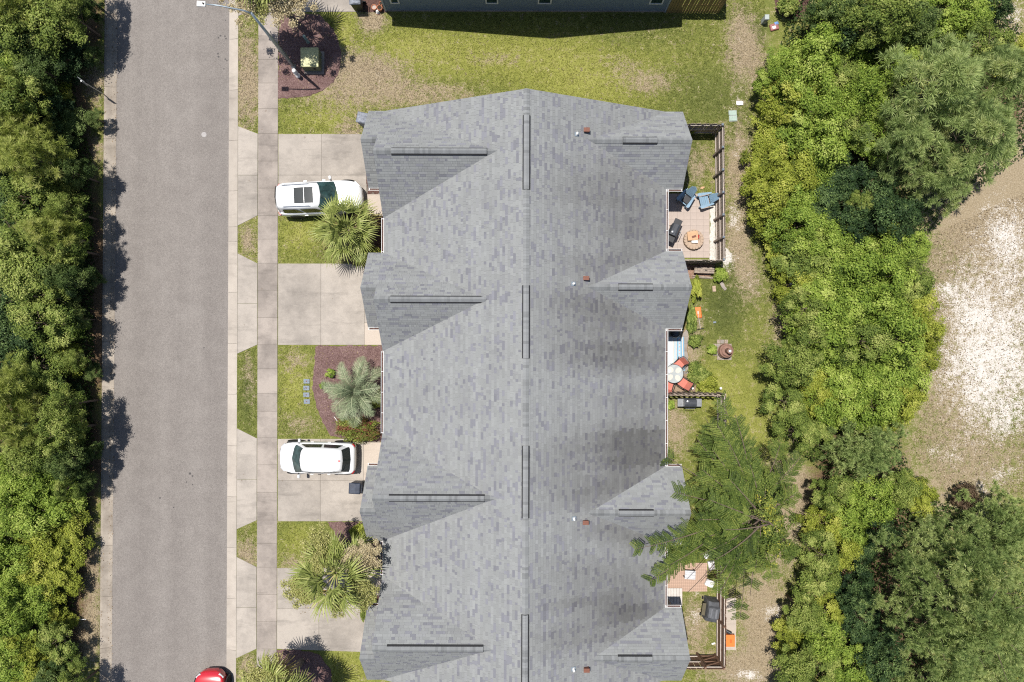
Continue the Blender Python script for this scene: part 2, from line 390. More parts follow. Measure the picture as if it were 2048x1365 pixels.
def masks(x, y):
    k = F / H; px = 1024 + (x + ROLL * y) * k; py = 682.5 - (y - ROLL * x) * k
    big = mnoise.noise(Vector((x * .25, y * .25, 3.1)))
    d = .245 + blob(px, py, DRY) + big * .16
    s = .05 + blob(px, py, SAND)
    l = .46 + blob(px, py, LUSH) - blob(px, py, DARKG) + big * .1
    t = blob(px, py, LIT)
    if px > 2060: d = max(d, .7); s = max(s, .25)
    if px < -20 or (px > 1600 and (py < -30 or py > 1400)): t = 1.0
    return d, s, l, min(t, 1.0)

def build_ground():
    ys = [-420, -160, -70, -40] + list(np.linspace(-27, 27, 155)) + [40, 70, 160, 420]
    rows = []; 
    for y in ys:
        py = 682.5 - y * F / H
        xl = P(lx(*KL0, py), py)[0] + .06; xr = P(lx(*KR0, py), py)[0] - .06
        row = [(-420, .0), (-160, 0), (-70, 0), (-45, 0)] + [(x, None) for x in np.linspace(-36, xl, 42)] + [(xl + .01, -.45), (xr - .01, -.45)]
        row += [(x, None) for x in np.linspace(xr, 36, 170)] + [(45, 0), (70, 0), (160, 0), (420, 0)]
        rows.append([(x, y, z) for x, z in row])
    nx = len(rows[0]); v = []; cols = []
    for row in rows:
        for x, y, z in row:
            if z is None: z = 0.012 * mnoise.noise(Vector((x * .8, y * .8, 0))) - .006
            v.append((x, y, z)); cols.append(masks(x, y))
    f = [(j * nx + i, j * nx + i + 1, (j + 1) * nx + i + 1, (j + 1) * nx + i) for j in range(len(rows) - 1) for i in range(nx - 1)]
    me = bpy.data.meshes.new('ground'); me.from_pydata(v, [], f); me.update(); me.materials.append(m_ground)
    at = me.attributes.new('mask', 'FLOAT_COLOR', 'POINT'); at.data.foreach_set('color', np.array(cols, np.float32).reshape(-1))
    me.polygons.foreach_set('use_smooth', [True] * len(f))
    return tag(link('ground', me), kind='structure', label='patchy green lawn with dry spots and pale bare sand')
build_ground()

# ------------------------------------------------------------------ road, kerbs, sidewalk, driveways
ZR = -.07
def strip(name, a, b, z, mat, y0=-900, y1=2300):
    me = MB().prism([P(lx(*a, y0), y0), P(lx(*b, y0), y0), P(lx(*b, y1), y1), P(lx(*a, y1), y1)], z - .25, z)
    return me.build(name, mat)
tag(strip('road', (KL1[0] - .6, KL1[1] - .6), (KR1[0] + .6, KR1[1] + .6), ZR, m_asph), kind='structure', label='worn grey asphalt street beside the driveways')
MBm = MB().lathe([(.16, 0), (.155, .006), (.05, .007)], 18)
def spot(px, py, r, mat, name, par):
    o = MB().lathe([(r, 0), (r * .97, .003)], 14).build(name, mat, par, (*P(px, py, 0), ZR + .003)); return o
m_patch = M('pale_road_patch', (.36, .34, .33), .9, var=.12)
m_oil = M('oil_spot', (.075, .07, .068), .8, var=.2)
road = bpy.data.objects['road']
spot(407, 269, .155, m_patch, 'repair_patch', road)
for (px, py, r) in [(450, 40, .035), (440, 71, .05), (436, 75, .05), (449, 72, .05), (451, 77, .05), (435, 107, .05), (436, 113, .06), (450, 118, .05), (453, 121, .04), (447, 137, .03),
                    (379, 948, .07), (384, 953, .05), (384, 970, .04), (372, 965, .04), (319, 997, .05), (346, 1016, .04), (407, 696, .04)]:
    spot(px, py, r, m_oil, 'oil_spot', road)

def kerb_pieces(name, back, edge, joints, mat, label):
    root = empty(name); tag(root, label, kind='structure')
    for a, b in zip(joints[:-1], joints[1:]):
        g = .22
        va = []
        for py in (a + g, b - g):
            xb = P(lx(*back, py), py); xe = P(lx(*edge, py), py)
            bx = Vector((*xb, 0)); ex = Vector((*xe, 0))
            for t, z in ((0, .012), (.18, .010), (.45, -.035), (.62, -.062), (1.0, -.064)):
                p = bx.lerp(ex, t); va.append((p.x, p.y, z))
        n = 5
        va += [(x, y, -.3) for x, y, z in va[:]]
        f = [(i, i + 1, n + i + 1, n + i) for i in range(n - 1)]
        f += [(2 * n + i, i, i + 1, 2 * n + i + 1)[::-1] for i in range(n - 1)] + [(n + i, 3 * n + i, 3 * n + i + 1, n + i + 1)[::-1] for i in range(n - 1)]
        f += [(0, n, 3 * n, 2 * n), (n - 1, 3 * n - 1, 4 * n - 1, 2 * n - 1)]
        o = MB().add(va, f).build('kerb_stone', mat, root)
        bm = bmesh.new(); bm.from_mesh(o.data); bmesh.ops.recalc_face_normals(bm, faces=bm.faces); bm.to_mesh(o.data); bm.free()
    return root
jr = [-330, -228, -126, -24, 78, 180, 281, 382, 454, 484, 585, 688, 789, 892, 994, 1096, 1198, 1301, 1403, 1505, 1607]
kerb_pieces('kerb', KR0, KR1, jr, m_kerb, 'pale concrete rolled kerb between street and sidewalk')
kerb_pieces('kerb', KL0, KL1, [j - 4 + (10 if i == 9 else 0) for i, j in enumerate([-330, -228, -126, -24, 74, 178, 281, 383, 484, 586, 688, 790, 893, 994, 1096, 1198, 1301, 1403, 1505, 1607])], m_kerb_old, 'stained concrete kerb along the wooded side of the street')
for a, b in ((KL0, KL1), (KR1, KR0)):
    pass

def slab(par, poly, mat, z=.022, gap=.22, name='slab', bev=.008):
    c = (sum(p[0] for p in poly) / len(poly), sum(p[1] for p in poly) / len(poly))
    pts = []
    for p in poly:
        dx, dy = c[0] - p[0], c[1] - p[1]
        pts.append(P(p[0] + (gap if dx > 0 else -gap), p[1] + (gap if dy > 0 else -gap)))
    return MB().prism(pts, -.10, z).build(name, mat, par, bevel=bev, seg=1)

bed = MB()
for a, b, y0, y1 in (((KR0[0] + 1, KR0[1] + 1), (SW0[0] + 2, SW0[1] + 2), 256, 440),):
    pass
side = tag(empty('sidewalk'), 'grey concrete sidewalk of square slabs along the street', kind='structure')
sj = [-350, -300, -253, -206, -160, -113, -67, -20, 26, 73, 120, 167, 218, 268, 323, 377, 432, 479, 527, 581, 636, 690, 738, 787, 823, 876, 930, 985, 1040.5, 1087, 1134.5, 1189, 1243.5, 1298, 1345, 1395, 1445, 1495, 1545, 1600]
for a, b in zip(sj[:-1], sj[1:]):
    slab(side, [(lx(*SW0, a), a), (lx(*SW1, a), a), (lx(*SW1, b), b), (lx(*SW0, b), b)], m_walk)
MB().prism([P(lx(*SW0, -340) + 1, -340), P(lx(*SW1, -340) - 1, -340), P(lx(*SW1, 1590) - 1, 1590), P(lx(*SW0, 1590) + 1, 1590)], -.1, .012).build('joint_bed', m_joint, side)

def drive(label, slabs, bed_poly, mat=m_conc):
    root = tag(empty('driveway'), label, kind='structure')
    for p in slabs:
        mt = mat
        if isinstance(p, tuple): p, mt = p
        slab(root, p, mt)
    for q in bed_poly: MB().prism([P(*p) for p in q], -.1, .010).build('joint_bed', m_joint, root)
    return root
def rect(x0, y0, x1, y1): return [(x0, y0), (x1, y0), (x1, y1), (x0, y1)]
def apron(c0, c1, s0, s1, jm):       # kerb span, sidewalk span, middle joint
    a = lambda y: lx(*KR0, y) + .3
    b = lambda y: lx(*SW0, y) - .3
    return [[(a(c0), c0), (b(s0), s0), (b(jm), jm), (a(jm), jm)], [(a(jm), jm), (b(jm), jm), (b(s1), s1), (a(c1), c1)]]
drive('concrete driveway under the white car with the dark sunroof', apron(253, 452, 268, 432, 351) +
      [rect(556.8, 268.5, 643, 351), rect(643, 268.5, 735, 351), rect(556.8, 351, 643, 432.5), rect(643, 351, 733, 432.5), (rect(733, 389, 775, 432.5), m_pale), rect(735, 268.5, 775, 351)],
      [rect(558, 270, 760, 431)])
drive('empty concrete driveway with no car on it', apron(507, 708, 527, 690, 608) +
      [rect(556.2, 527.5, 642, 690.5), rect(642, 527.5, 729, 690.5), (rect(729, 646, 775, 690.5), m_pale), rect(729, 527.5, 775, 646)],
      [rect(557, 529, 760, 689)])
drive('concrete driveway with the navy wheeled bin on it', apron(857, 1059, 877, 1041, 959) +
      [rect(555.5, 878, 641, 961), rect(641, 878, 727.5, 961), rect(555.5, 961, 641, 1043), rect(641, 961, 775, 1043), (rect(727.5, 885, 775, 961), m_pale)],
      [rect(557, 880, 760, 1041)])
drive('concrete driveway under the flowering fan palm', apron(1114, 1317, 1134, 1298, 1215) +
      [rect(554.5, 1136, 638, 1217), rect(638, 1136, 720, 1217), [(554.2, 1217), (638, 1217), (638, 1301), (554.2, 1298)], [(638, 1217), (775, 1217), (775, 1306), (638, 1301)], (rect(720, 1140, 775, 1190), m_pale)],
      [rect(556, 1138, 760, 1297)])
drive('concrete driveway of the blue grey house', apron(-150, 33, -135, 14, -60) + [rect(557.5, -60, 643, 24.5), rect(643, -60, 716, 24.5), rect(557.5, -135, 643, -60), rect(643, -135, 720, -60)], [rect(559, -130, 715, 22)])

# ------------------------------------------------------------------ mulch beds
def bed_shape(name, poly, mat, label, z=.035, sub=3, catk='structure'):
    raw = [Vector((*P(*p), 0)) for p in poly]; pts = []
    for p, q in zip(raw, raw[1:] + raw[:1]):
        k = max(1, int((q - p).length / .16))
        for i in range(k):
            w = p.lerp(q, i / k); j = .045 if i else .02
            pts.append((w.x + random.uniform(-j, j), w.y + random.uniform(-j, j)))
    bm = bmesh.new(); vs_ = [bm.verts.new((x, y, 0)) for x, y in pts]
    f = bm.faces.new(vs_); bmesh.ops.triangulate(bm, faces=[f])
    bmesh.ops.subdivide_edges(bm, edges=bm.edges[:], cuts=2, use_grid_fill=True)
    for v in bm.verts:
        edge = v.is_boundary
        v.co.z = .006 if edge else z + .03 * mnoise.noise(Vector((v.co.x * 2, v.co.y * 2, 7)))
    if f.is_valid and False: pass
    bmesh.ops.recalc_face_normals(bm, faces=bm.faces)
    me = bpy.data.meshes.new(name); bm.to_mesh(me); bm.free(); me.materials.append(mat)
    if me.polygons and me.polygons[0].normal.z < 0: me.flip_normals()
    me.polygons.foreach_set('use_smooth', [True] * len(me.polygons))
    return tag(link(name, me), label, kind=catk)
bed_shape('mulch_bed', [(557.5, 30), (600, 26), (640, 30), (668, 60), (682, 100), (680, 140), (668, 165), (645, 183), (620, 192), (590, 196), (557, 198)], m_mulch, 'mauve bark mulch bed around the green transformer box')
bed_shape('mulch_bed', [(700, 434), (775, 434), (775, 540), (728, 543), (712, 534), (700, 528), (692, 480)], m_mulch_dark, 'dark mulch bed under the broad fan palm by the white car')
bed_shape('mulch_bed', [(632, 692), (775, 692), (775, 884), (684, 878), (662, 872), (645, 845), (632, 810), (625, 780), (627, 740)], m_mulch, 'mauve bark mulch bed under the blue-green palm')
bed_shape('mulch_bed', [(655, 1044), (760, 1044), (775, 1090), (775, 1134), (720, 1134), (690, 1100)], m_mulch, 'mulch bed beside the yellow-flowered shrub')
bed_shape('mulch_bed', [(722, 1191), (775, 1191), (775, 1216), (722, 1216)], m_mulch_dark, 'small dark mulch bed beside the clipped hedge')
bed_shape('mulch_bed', [(553.8, 1300), (600, 1300), (640, 1310), (662, 1340), (668, 1400), (660, 1460), (553.5, 1460)], m_mulch, 'mulch bed in deep palm shade south of the driveways')
bed_shape('mulch_bed', [(1545, -20), (1620, -20), (1622, 20), (1600, 38), (1572, 38), (1552, 24)], m_mulch_dark, 'reddish mulch ring around the clipped round bush')
bed_shape('mulch_bed', [(732, 340), (760, 340), (775, 389), (734, 389)], m_mulch_dark, 'strip of mulch beside the garage corner near the white car')
bed_shape('mulch_bed', [(722, 25), (775, 25), (775, -40), (722, -40)], m_mulch_dark, 'mulch corner under the terracotta pots')

# ------------------------------------------------------------------ the row of four homes
HE = 2.85; SM = .44; SG = .93
xL = P(767, 682, HE)[0]; xR = P(1331.5, 682, HE)[0]; xC = (xL + xR) / 2
ZRDG = HE + SM * (xR - xL) / 2
yv = lambda py: P(1024, py, HE)[1]
yN = yv(223.5); yS = yv(1360)
xF = P(736, 682, HE)[0]; xB = P(1364.5, 682, HE)[0]; xU = xL - .04
house = empty('row_house', (xC, (yN + yS) / 2, 0))
tag(house, 'long row of homes with a grey shingle roof and cross gables', 'house')
HO = Vector(house.location)
def hpart(o): o.location = -HO; o.parent = house; return o

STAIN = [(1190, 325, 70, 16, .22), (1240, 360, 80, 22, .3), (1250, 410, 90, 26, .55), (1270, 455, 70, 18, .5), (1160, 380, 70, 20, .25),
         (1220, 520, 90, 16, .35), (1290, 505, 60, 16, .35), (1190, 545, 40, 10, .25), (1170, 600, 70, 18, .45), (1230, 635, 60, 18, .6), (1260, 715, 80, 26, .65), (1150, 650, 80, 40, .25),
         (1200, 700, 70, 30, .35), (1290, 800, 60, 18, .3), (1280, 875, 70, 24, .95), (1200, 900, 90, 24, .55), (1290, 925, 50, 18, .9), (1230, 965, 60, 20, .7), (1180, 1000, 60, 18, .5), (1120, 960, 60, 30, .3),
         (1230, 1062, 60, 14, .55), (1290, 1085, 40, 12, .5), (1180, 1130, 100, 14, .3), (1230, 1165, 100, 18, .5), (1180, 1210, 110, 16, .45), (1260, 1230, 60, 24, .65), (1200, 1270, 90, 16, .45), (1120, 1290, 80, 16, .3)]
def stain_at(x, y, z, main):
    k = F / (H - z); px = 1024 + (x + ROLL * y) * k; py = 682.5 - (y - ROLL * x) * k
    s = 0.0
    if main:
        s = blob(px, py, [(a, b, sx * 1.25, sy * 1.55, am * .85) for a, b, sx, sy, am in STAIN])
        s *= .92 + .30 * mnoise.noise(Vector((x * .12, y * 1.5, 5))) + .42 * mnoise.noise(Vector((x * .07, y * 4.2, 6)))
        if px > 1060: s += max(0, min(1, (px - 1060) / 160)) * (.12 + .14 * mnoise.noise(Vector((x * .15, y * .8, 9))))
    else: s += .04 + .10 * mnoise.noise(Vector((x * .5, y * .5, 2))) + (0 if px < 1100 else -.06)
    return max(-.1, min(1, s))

SQ, SC = [], []
def shingle_plane(O, U, V, Lu, Lv, main=False, seed=0):
    rg = random.Random(seed); N = U.cross(V).normalized()
    if N.z < 0: N = -N
    e = .148; nrow = int(math.ceil(Lv / e))
    for r in range(nrow):
        rowk = rg.uniform(.95, 1.04); v0 = r * e; v1 = min(v0 + e + .01, Lv); u = -rg.random() * .3
        while u < Lu:
            w = rg.choice((.11, .14, .18, .22, .28, .36, .46)); u0 = max(u, 0); u1 = min(u + w - .006, Lu); u += w
            if u1 - u0 < .01: continue
            a = rg.random()
            if a < .60: c = np.array((.244, .252, .250)) * rg.uniform(.93, 1.07)
            elif a < .82: c = np.array((.229, .235, .238)) * rg.uniform(.92, 1.08)
            else: c = np.array((.196, .199, .221)) * rg.uniform(.85, 1.1)
            t = .012 + rg.random() * .004; c = c * rowk
            p0 = O + U * u0 + V * v0; p1 = O + U * u1 + V * v0; p2 = O + U * u1 + V * v1; p3 = O + U * u0 + V * v1
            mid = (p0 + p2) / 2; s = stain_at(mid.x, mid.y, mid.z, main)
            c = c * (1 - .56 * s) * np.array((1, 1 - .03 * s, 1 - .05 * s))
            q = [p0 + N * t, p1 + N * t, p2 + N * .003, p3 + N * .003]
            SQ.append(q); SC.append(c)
            SQ.append([p0, p1, q[1], q[0]]); SC.append(c * .55)  # butt face darkened: the course shadow line is put into its colour
def fix(q):
    n = (q[1] - q[0]).cross(q[2] - q[1])
    return q if n.z >= 0 else q[::-1]

deck = MB()
def slope_slab(pts, th=.14):
    pts = [Vector(p) for p in pts]; n = (pts[1] - pts[0]).cross(pts[2] - pts[0]).normalized()
    if n.z < 0: pts = pts[::-1]; n = -n
    lo = [p - Vector((0, 0, th)) for p in pts]; m = len(pts)
    deck.add(pts + lo, [tuple(range(m)), tuple(range(m, 2 * m))[::-1]] + [(i, m + i, m + (i + 1) % m, (i + 1) % m) for i in range(m)])

X, Y, Z = Vector((1, 0, 0)), Vector((0, 1, 0)), Vector((0, 0, 1))
hw = (xR - xL) / 2; Lv = hw * math.sqrt(1 + SM * SM)
slope_slab([(xL, yS, HE), (xL, yN, HE), (xC, yN, ZRDG), (xC, yS, ZRDG)])
slope_slab([(xR, yS, HE), (xR, yN, HE), (xC, yN, ZRDG), (xC, yS, ZRDG)])
shingle_plane(Vector((xL, yS, HE)), Y, Vector((1, 0, SM)).normalized(), yN - yS, Lv, False, 1)
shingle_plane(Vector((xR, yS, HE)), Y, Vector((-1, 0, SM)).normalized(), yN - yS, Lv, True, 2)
walls = MB(); ridges = []; eaves = []
ridges.append((Vector((xC, yS, ZRDG)), Vector((xC, yN, ZRDG)), SM))
def gable(x0, x1, yn, ys_, seed, wall_in=.3, wall=True, deep=0.0):
    """cross gable with its ridge along x, front face at x0, running in to x1"""
    yc = (yn + ys_) / 2; zr = HE + SG * (yn - ys_) / 2; lv = (yn - ys_) / 2 * math.sqrt(1 + SG * SG)
    a, b = min(x0, x1), max(x0, x1)
    slope_slab([(a, yn, HE), (b, yn, HE), (b, yc, zr), (a, yc, zr)])
    slope_slab([(a, ys_, HE), (b, ys_, HE), (b, yc, zr), (a, yc, zr)])
    shingle_plane(Vector((a, yn, HE)), X, Vector((0, -1, SG)).normalized(), b - a, lv, False, seed)
    shingle_plane(Vector((a, ys_, HE)), X, Vector((0, 1, SG)).normalized(), b - a, lv, False, seed + 1)
    sg = 1 if x1 > x0 else -1
    # wall under the front rake
    xw = x0 + sg * wall_in; xi = x0 + sg * (wall_in + .15)
    poly = [(yn - .3, 0), (yn - .3, HE - .12), (yc, zr - .30), (ys_ + .3, HE - .12), (ys_ + .3, 0)]
    n = 5
    walls.add([(xw, y, z) for y, z in poly] + [(xi, y, z) for y, z in poly],
              [tuple(range(n)), tuple(range(n, 2 * n))[::-1]] + [(i, n + i, n + (i + 1) % n, (i + 1) % n) for i in range(n)])
    return yc, zr
fronts = [(223.5, 377.6, 223.5, 437, -1), (507, 656.6, 507, 703, -1), (932, 1082, 868, 1082, 1), (1212, 1360, 1152, 1360, 1)]
front_info = []
for i, (ln, ls, un, us, sd) in enumerate(fronts):
    eps = .0
    yc1, zr1 = gable(xF, xU + .02, yv(ln), yv(ls), 10 + i * 4)
    xin = xL + (SG * (yv(un) - yv(us)) / 2) / SM + .25
    yc2, zr2 = gable(xU, xin, yv(un), yv(us), 40 + i * 4, wall_in=.05)
    ridges.append((Vector((xF, yc1, zr1)), Vector((xU, yc1, zr1)), SG))
    ridges.append((Vector((xU, yc2, zr2)), Vector((xin - .1, yc2, zr2)), SG))
    front_info.append((yc1, zr1, yc2, zr2))
    yo, yi = (yv(ls), 1) if sd < 0 else (yv(ln), -1)
    eaves.append(((xF, yo), (xL + .02, yo), (0, -1 if sd < 0 else 1)))
    # garage side walls
    for y in (yv(ln) - .3, yv(ls) + .3):
        walls.box(((xF + .3 + xL + .4) / 2, y, (HE - .15) / 2), (xL - xF + .1, .12, HE - .15))
rears = [(223.5, 378), (502, 657), (932, 1085), (1214, 1360)]
rear_info = []
for i, (n_, s_) in enumerate(rears):
    xin = xR - (SG * (yv(n_) - yv(s_)) / 2) / SM - .25
    yc, zr = gable(xB, xin, yv(n_), yv(s_), 70 + i * 4)
    ridges.append((Vector((xB, yc, zr)), Vector((xin + .1, yc, zr)), SG)); rear_info.append((yc, zr))
    if i > 0: eaves.append(((xR - .02, yv(n_)), (xB, yv(n_)), (0, 1)))
    if i < 3: eaves.append(((xR - .02, yv(s_)), (xB, yv(s_)), (0, -1)))
    for y in (yv(n_) - .3, yv(s_) + .3):
        walls.box(((xR - .4 + xB - .3) / 2, y, (HE - .15) / 2), (xB - xR + .1, .12, HE - .15))
roof = hpart(deck.build('roof', M('roof_deck_felt', (.17, .172, .175), .9, var=.1)))
SQa = np.array([[tuple(p) for p in fix(q)] for q in SQ], np.float32)
sh = link('shingle_courses', quads_mesh('shingle_courses', SQa, np.zeros(len(SQa)), m_shing, extra=np.array(SC, np.float32) * .80), roof)
sh['kind'] = 'stuff'
# ridge caps
CQ, CC = [], []
rg = random.Random(5)
for a, b, sl_ in ridges:
    d = (b - a); L = d.length; d.normalize(); side_ = d.cross(Z).normalized(); s = 0.0
    while s < L:
        s1 = min(s + .15, L); c = np.array((.232, .240, .242)) * rg.uniform(.86, 1.06) * (1 if rg.random() > .2 else .84)
        w = .155
        for sg in (-1, 1):
            dn = (side_ * sg * w - Z * (sl_ * w))
            t0, t1 = .040, .030
            q = [a + d * s + Z * t0, a + d * s1 + Z * t1, a + d * s1 + dn + Z * t1, a + d * s + dn + Z * t0]
            CQ.append(q); CC.append(c)
            CQ.append([q[3], q[2], q[2] - Z * .035, q[3] - Z * .035]); CC.append(c * .5)
        s += .145
CQa = np.array([[tuple(p) for p in fix(q)] for q in CQ], np.float32)
rc = link('ridge_caps', quads_mesh('ridge_caps', CQa, np.zeros(len(CQa)), m_shing, extra=np.array(CC, np.float32) * .80), roof); rc['kind'] = 'stuff'
# ridge vents: a raised shingled cap over dark open slots
def vent(a, b, sl_):
    a, b = Vector(a), Vector(b); d = (b - a).normalized(); sd = d.cross(Z).normalized(); w = .19; L = (b - a).length
    core = MB()
    prof = [(-w, -sl_ * w + .02), (-w, -sl_ * w + .075), (0, .085), (w, -sl_ * w + .075), (w, -sl_ * w + .02)]
    pv = [a + sd * x + Z * z for x, z in prof] + [b + sd * x + Z * z for x, z in prof]
    core.add(pv, [(0, 1, 6, 5)[::-1], (3, 4, 9, 8)[::-1], (0, 1, 2, 3, 4), (5, 6, 7, 8, 9)[::-1], (1, 2, 7, 6)[::-1], (2, 3, 8, 7)[::-1]])
    o = core.build('ridge_vent', m_vent_dark, roof)
    q, c = [], []; s = 0.0
    while s < L:
        s1 = min(s + .15, L); col = np.array((.232, .240, .244)) * rg.uniform(.9, 1.06) * (1 if rg.random() > .18 else .8)
        for sg in (-1, 1):
            e = sd * sg * (w - .055) - Z * (sl_ * (w - .055))
            q.append(fix([a + d * s + Z * .105, a + d * s1 + Z * .095, a + d * s1 + e + Z * .105, a + d * s + e + Z * .115])); c.append(col)
        s += .145
    link('vent_cap', quads_mesh('vent_cap', np.array([[tuple(p) for p in k] for k in q], np.float32), np.zeros(len(q)), m_shing, extra=np.array(c, np.float32) * .80), o)
for y0, y1 in ((231, 379), (571, 717), (892, 1037), (1230, 1378)):
    vent((xC, P(1051, y0, ZRDG)[1], ZRDG), (xC, P(1051, y1, ZRDG)[1], ZRDG), SM)
for (x0, x1), fi in zip(((781, 973), (780, 972), (778, 970), (775, 968)), front_info):
    vent((P(x0, 682, fi[3])[0], fi[2], fi[3]), (P(x1, 682, fi[3])[0], fi[2], fi[3]), SG)
for (x0, x1), ri in zip(((1245, 1314), (1237, 1306), (1239, 1309), (1238, 1307)), rear_info):
    vent((P(x0, 682, ri[1])[0], ri[0], ri[1]), (P(x1, 682, ri[1])[0], ri[0], ri[1]), SG)
def zmain(x): return ZRDG - SM * abs(x - xC)
for (wx, wy), (bx_, by_) in zip(((1154, 268), (1147, 568), (1148, 1038), (1147, 1339)), ((1173, 261), (1172, 557), (1171, 1045), (1173, 1340))):
    x, y = P(wx, wy, 5.2); z = zmain(x)
    o = MB().lathe([(.09, -.1), (.085, .02), (.055, .05), (.05, .28), (.042, .28), (.04, .2)], 12).build('vent_pipe', m_white, roof, (x, y, z), smooth=True)
    MB().box((0, 0, 0), (.26, .22, .012), Matrix.Rotation(math.atan(SM), 3, 'Y')).build('flashing', m_cap, o, (0, 0, .03))
    x, y = P(bx_, by_, 5.0); z = zmain(x)
    o = MB().box((0, 0, .06), (.27, .17, .34)).build('flue_box', m_brick_red, roof, (x, y, z), bevel=.01)
    MB().box((0, 0, .245), (.31, .21, .03)).build('flue_cap', m_brick_red, o)
# gutters
def L_(a, b): return (b - a).length - .04
def gutter(a, b, out):
    a = Vector((*a, HE)); b = Vector((*b, HE)); o = Vector((*out, 0)); d = (b - a).normalized()
    prof = [(-.01, .02), (-.01, -.12), (.10, -.12), (.125, .015), (.110, .015), (.09, -.10), (.01, -.10), (.01, .02)]
    n = len(prof); g = MB()
    g.add([a + o * x + Z * z for x, z in prof] + [b + o * x + Z * z for x, z in prof], [(i, (i + 1) % n, n + (i + 1) % n, n + i) for i in range(n)] + [tuple(range(n)), tuple(range(n, 2 * n))])
    ob = hpart(g.build('gutter', m_white))
    bm = bmesh.new(); bm.from_mesh(ob.data); bmesh.ops.recalc_face_normals(bm, faces=bm.faces); bm.to_mesh(ob.data); bm.free()
    MB().box((a + b) / 2 + o * .05 - Z * .05, (.085 if abs(out[0]) else L_(a, b), L_(a, b) if abs(out[0]) else .085, .012)).build('gutter_debris', m_mulch_dark, ob)
    L = (b - a).length; k = max(1, int(L / 1.1))
    for i in range(k + 1):
        p = a + d * min(max(.06, L * i / k), L - .06) + o * .05 + Z * .012
        MB().box(p, (.15 if abs(out[0]) else .02, .02 if abs(out[0]) else .15, .015)).build('bracket', m_white, ob)
    return ob
def downspout(x, y):
    hpart(MB().box((x, y, HE / 2 - .1), (.07, .09, HE - .2)).build('downspout', m_white))
for ya, yb in ((437, 507), (703, 868), (1082, 1152)): gutter((xL, yv(yb)), (xL, yv(ya)), (-1, 0))
for ya, yb in ((378, 502), (657, 932), (1085, 1214)): gutter((xR, yv(yb)), (xR, yv(ya)), (1, 0))
for a, b, o in eaves: gutter(a, b, o)
for px in (445, 498, 712, 860, 1090, 1146): downspout(xL + .42, yv(px))
for px in (386, 494, 665, 924, 1093, 1206): downspout(xR - .42, yv(px))
# main walls, gable ends, doors
t_ = .15
for x in (xL + .5, xR - .5): walls.box((x, (yN + yS) / 2, HE / 2 - .08), (.15, yN - yS - .6, HE - .16))
for y in (yN - .3, yS + .3):
    poly = [(xF + .3, 0), (xF + .3, HE - .16), (xL + .3, HE - .1), (xC, ZRDG - .25), (xR - .3, HE - .1), (xB - .3, HE - .16), (xB - .3, 0)]; n = 7
    walls.add([(x, y, z) for x, z in poly] + [(x, y - .15 if y > 0 else y + .15, z) for x, z in poly],
              [tuple(range(n)), tuple(range(n, 2 * n))[::-1]] + [(i, n + i, n + (i + 1) % n, (i + 1) % n) for i in range(n)])
hpart(walls.build('wall', m_wall))
for (ln, ls, un, us, sd), fi in zip(fronts, front_info):
    g = hpart(MB().box((xF + .27, fi[0], 1.06), (.06, 2.5, 2.1)).build('garage_door', m_trim))
    for k in range(4): MB().box((xF + .235, fi[0], .28 + k * .52), (.02, 2.44, .46)).build('door_panel', m_trim, g)
    ye = yv(us) + .75 if sd < 0 else yv(un) - .75
    hpart(MB().box((xL + .41, ye, 1.03), (.05, .9, 2.05)).build('front_door', m_wood_brown))
for (n_, s_), ri in zip(rears, rear_info):
    w = hpart(MB().box((xB - .28, ri[0], 1.5), (.05, 1.2, 1.3)).build('window', m_trim))
    MB().box((xB - .255, ri[0], 1.5), (.02, 1.06, 1.16)).build('pane', m_glass_dark, w)
for px in (440, 720, 880, 1150):
    w = hpart(MB().box((xR - .42, yv(px), 1.03), (.05, 1.7, 2.05)).build('patio_door', m_trim))
    MB().box((xR - .395, yv(px), 1.05), (.02, 1.5, 1.85)).build('pane', m_glass_dark, w)

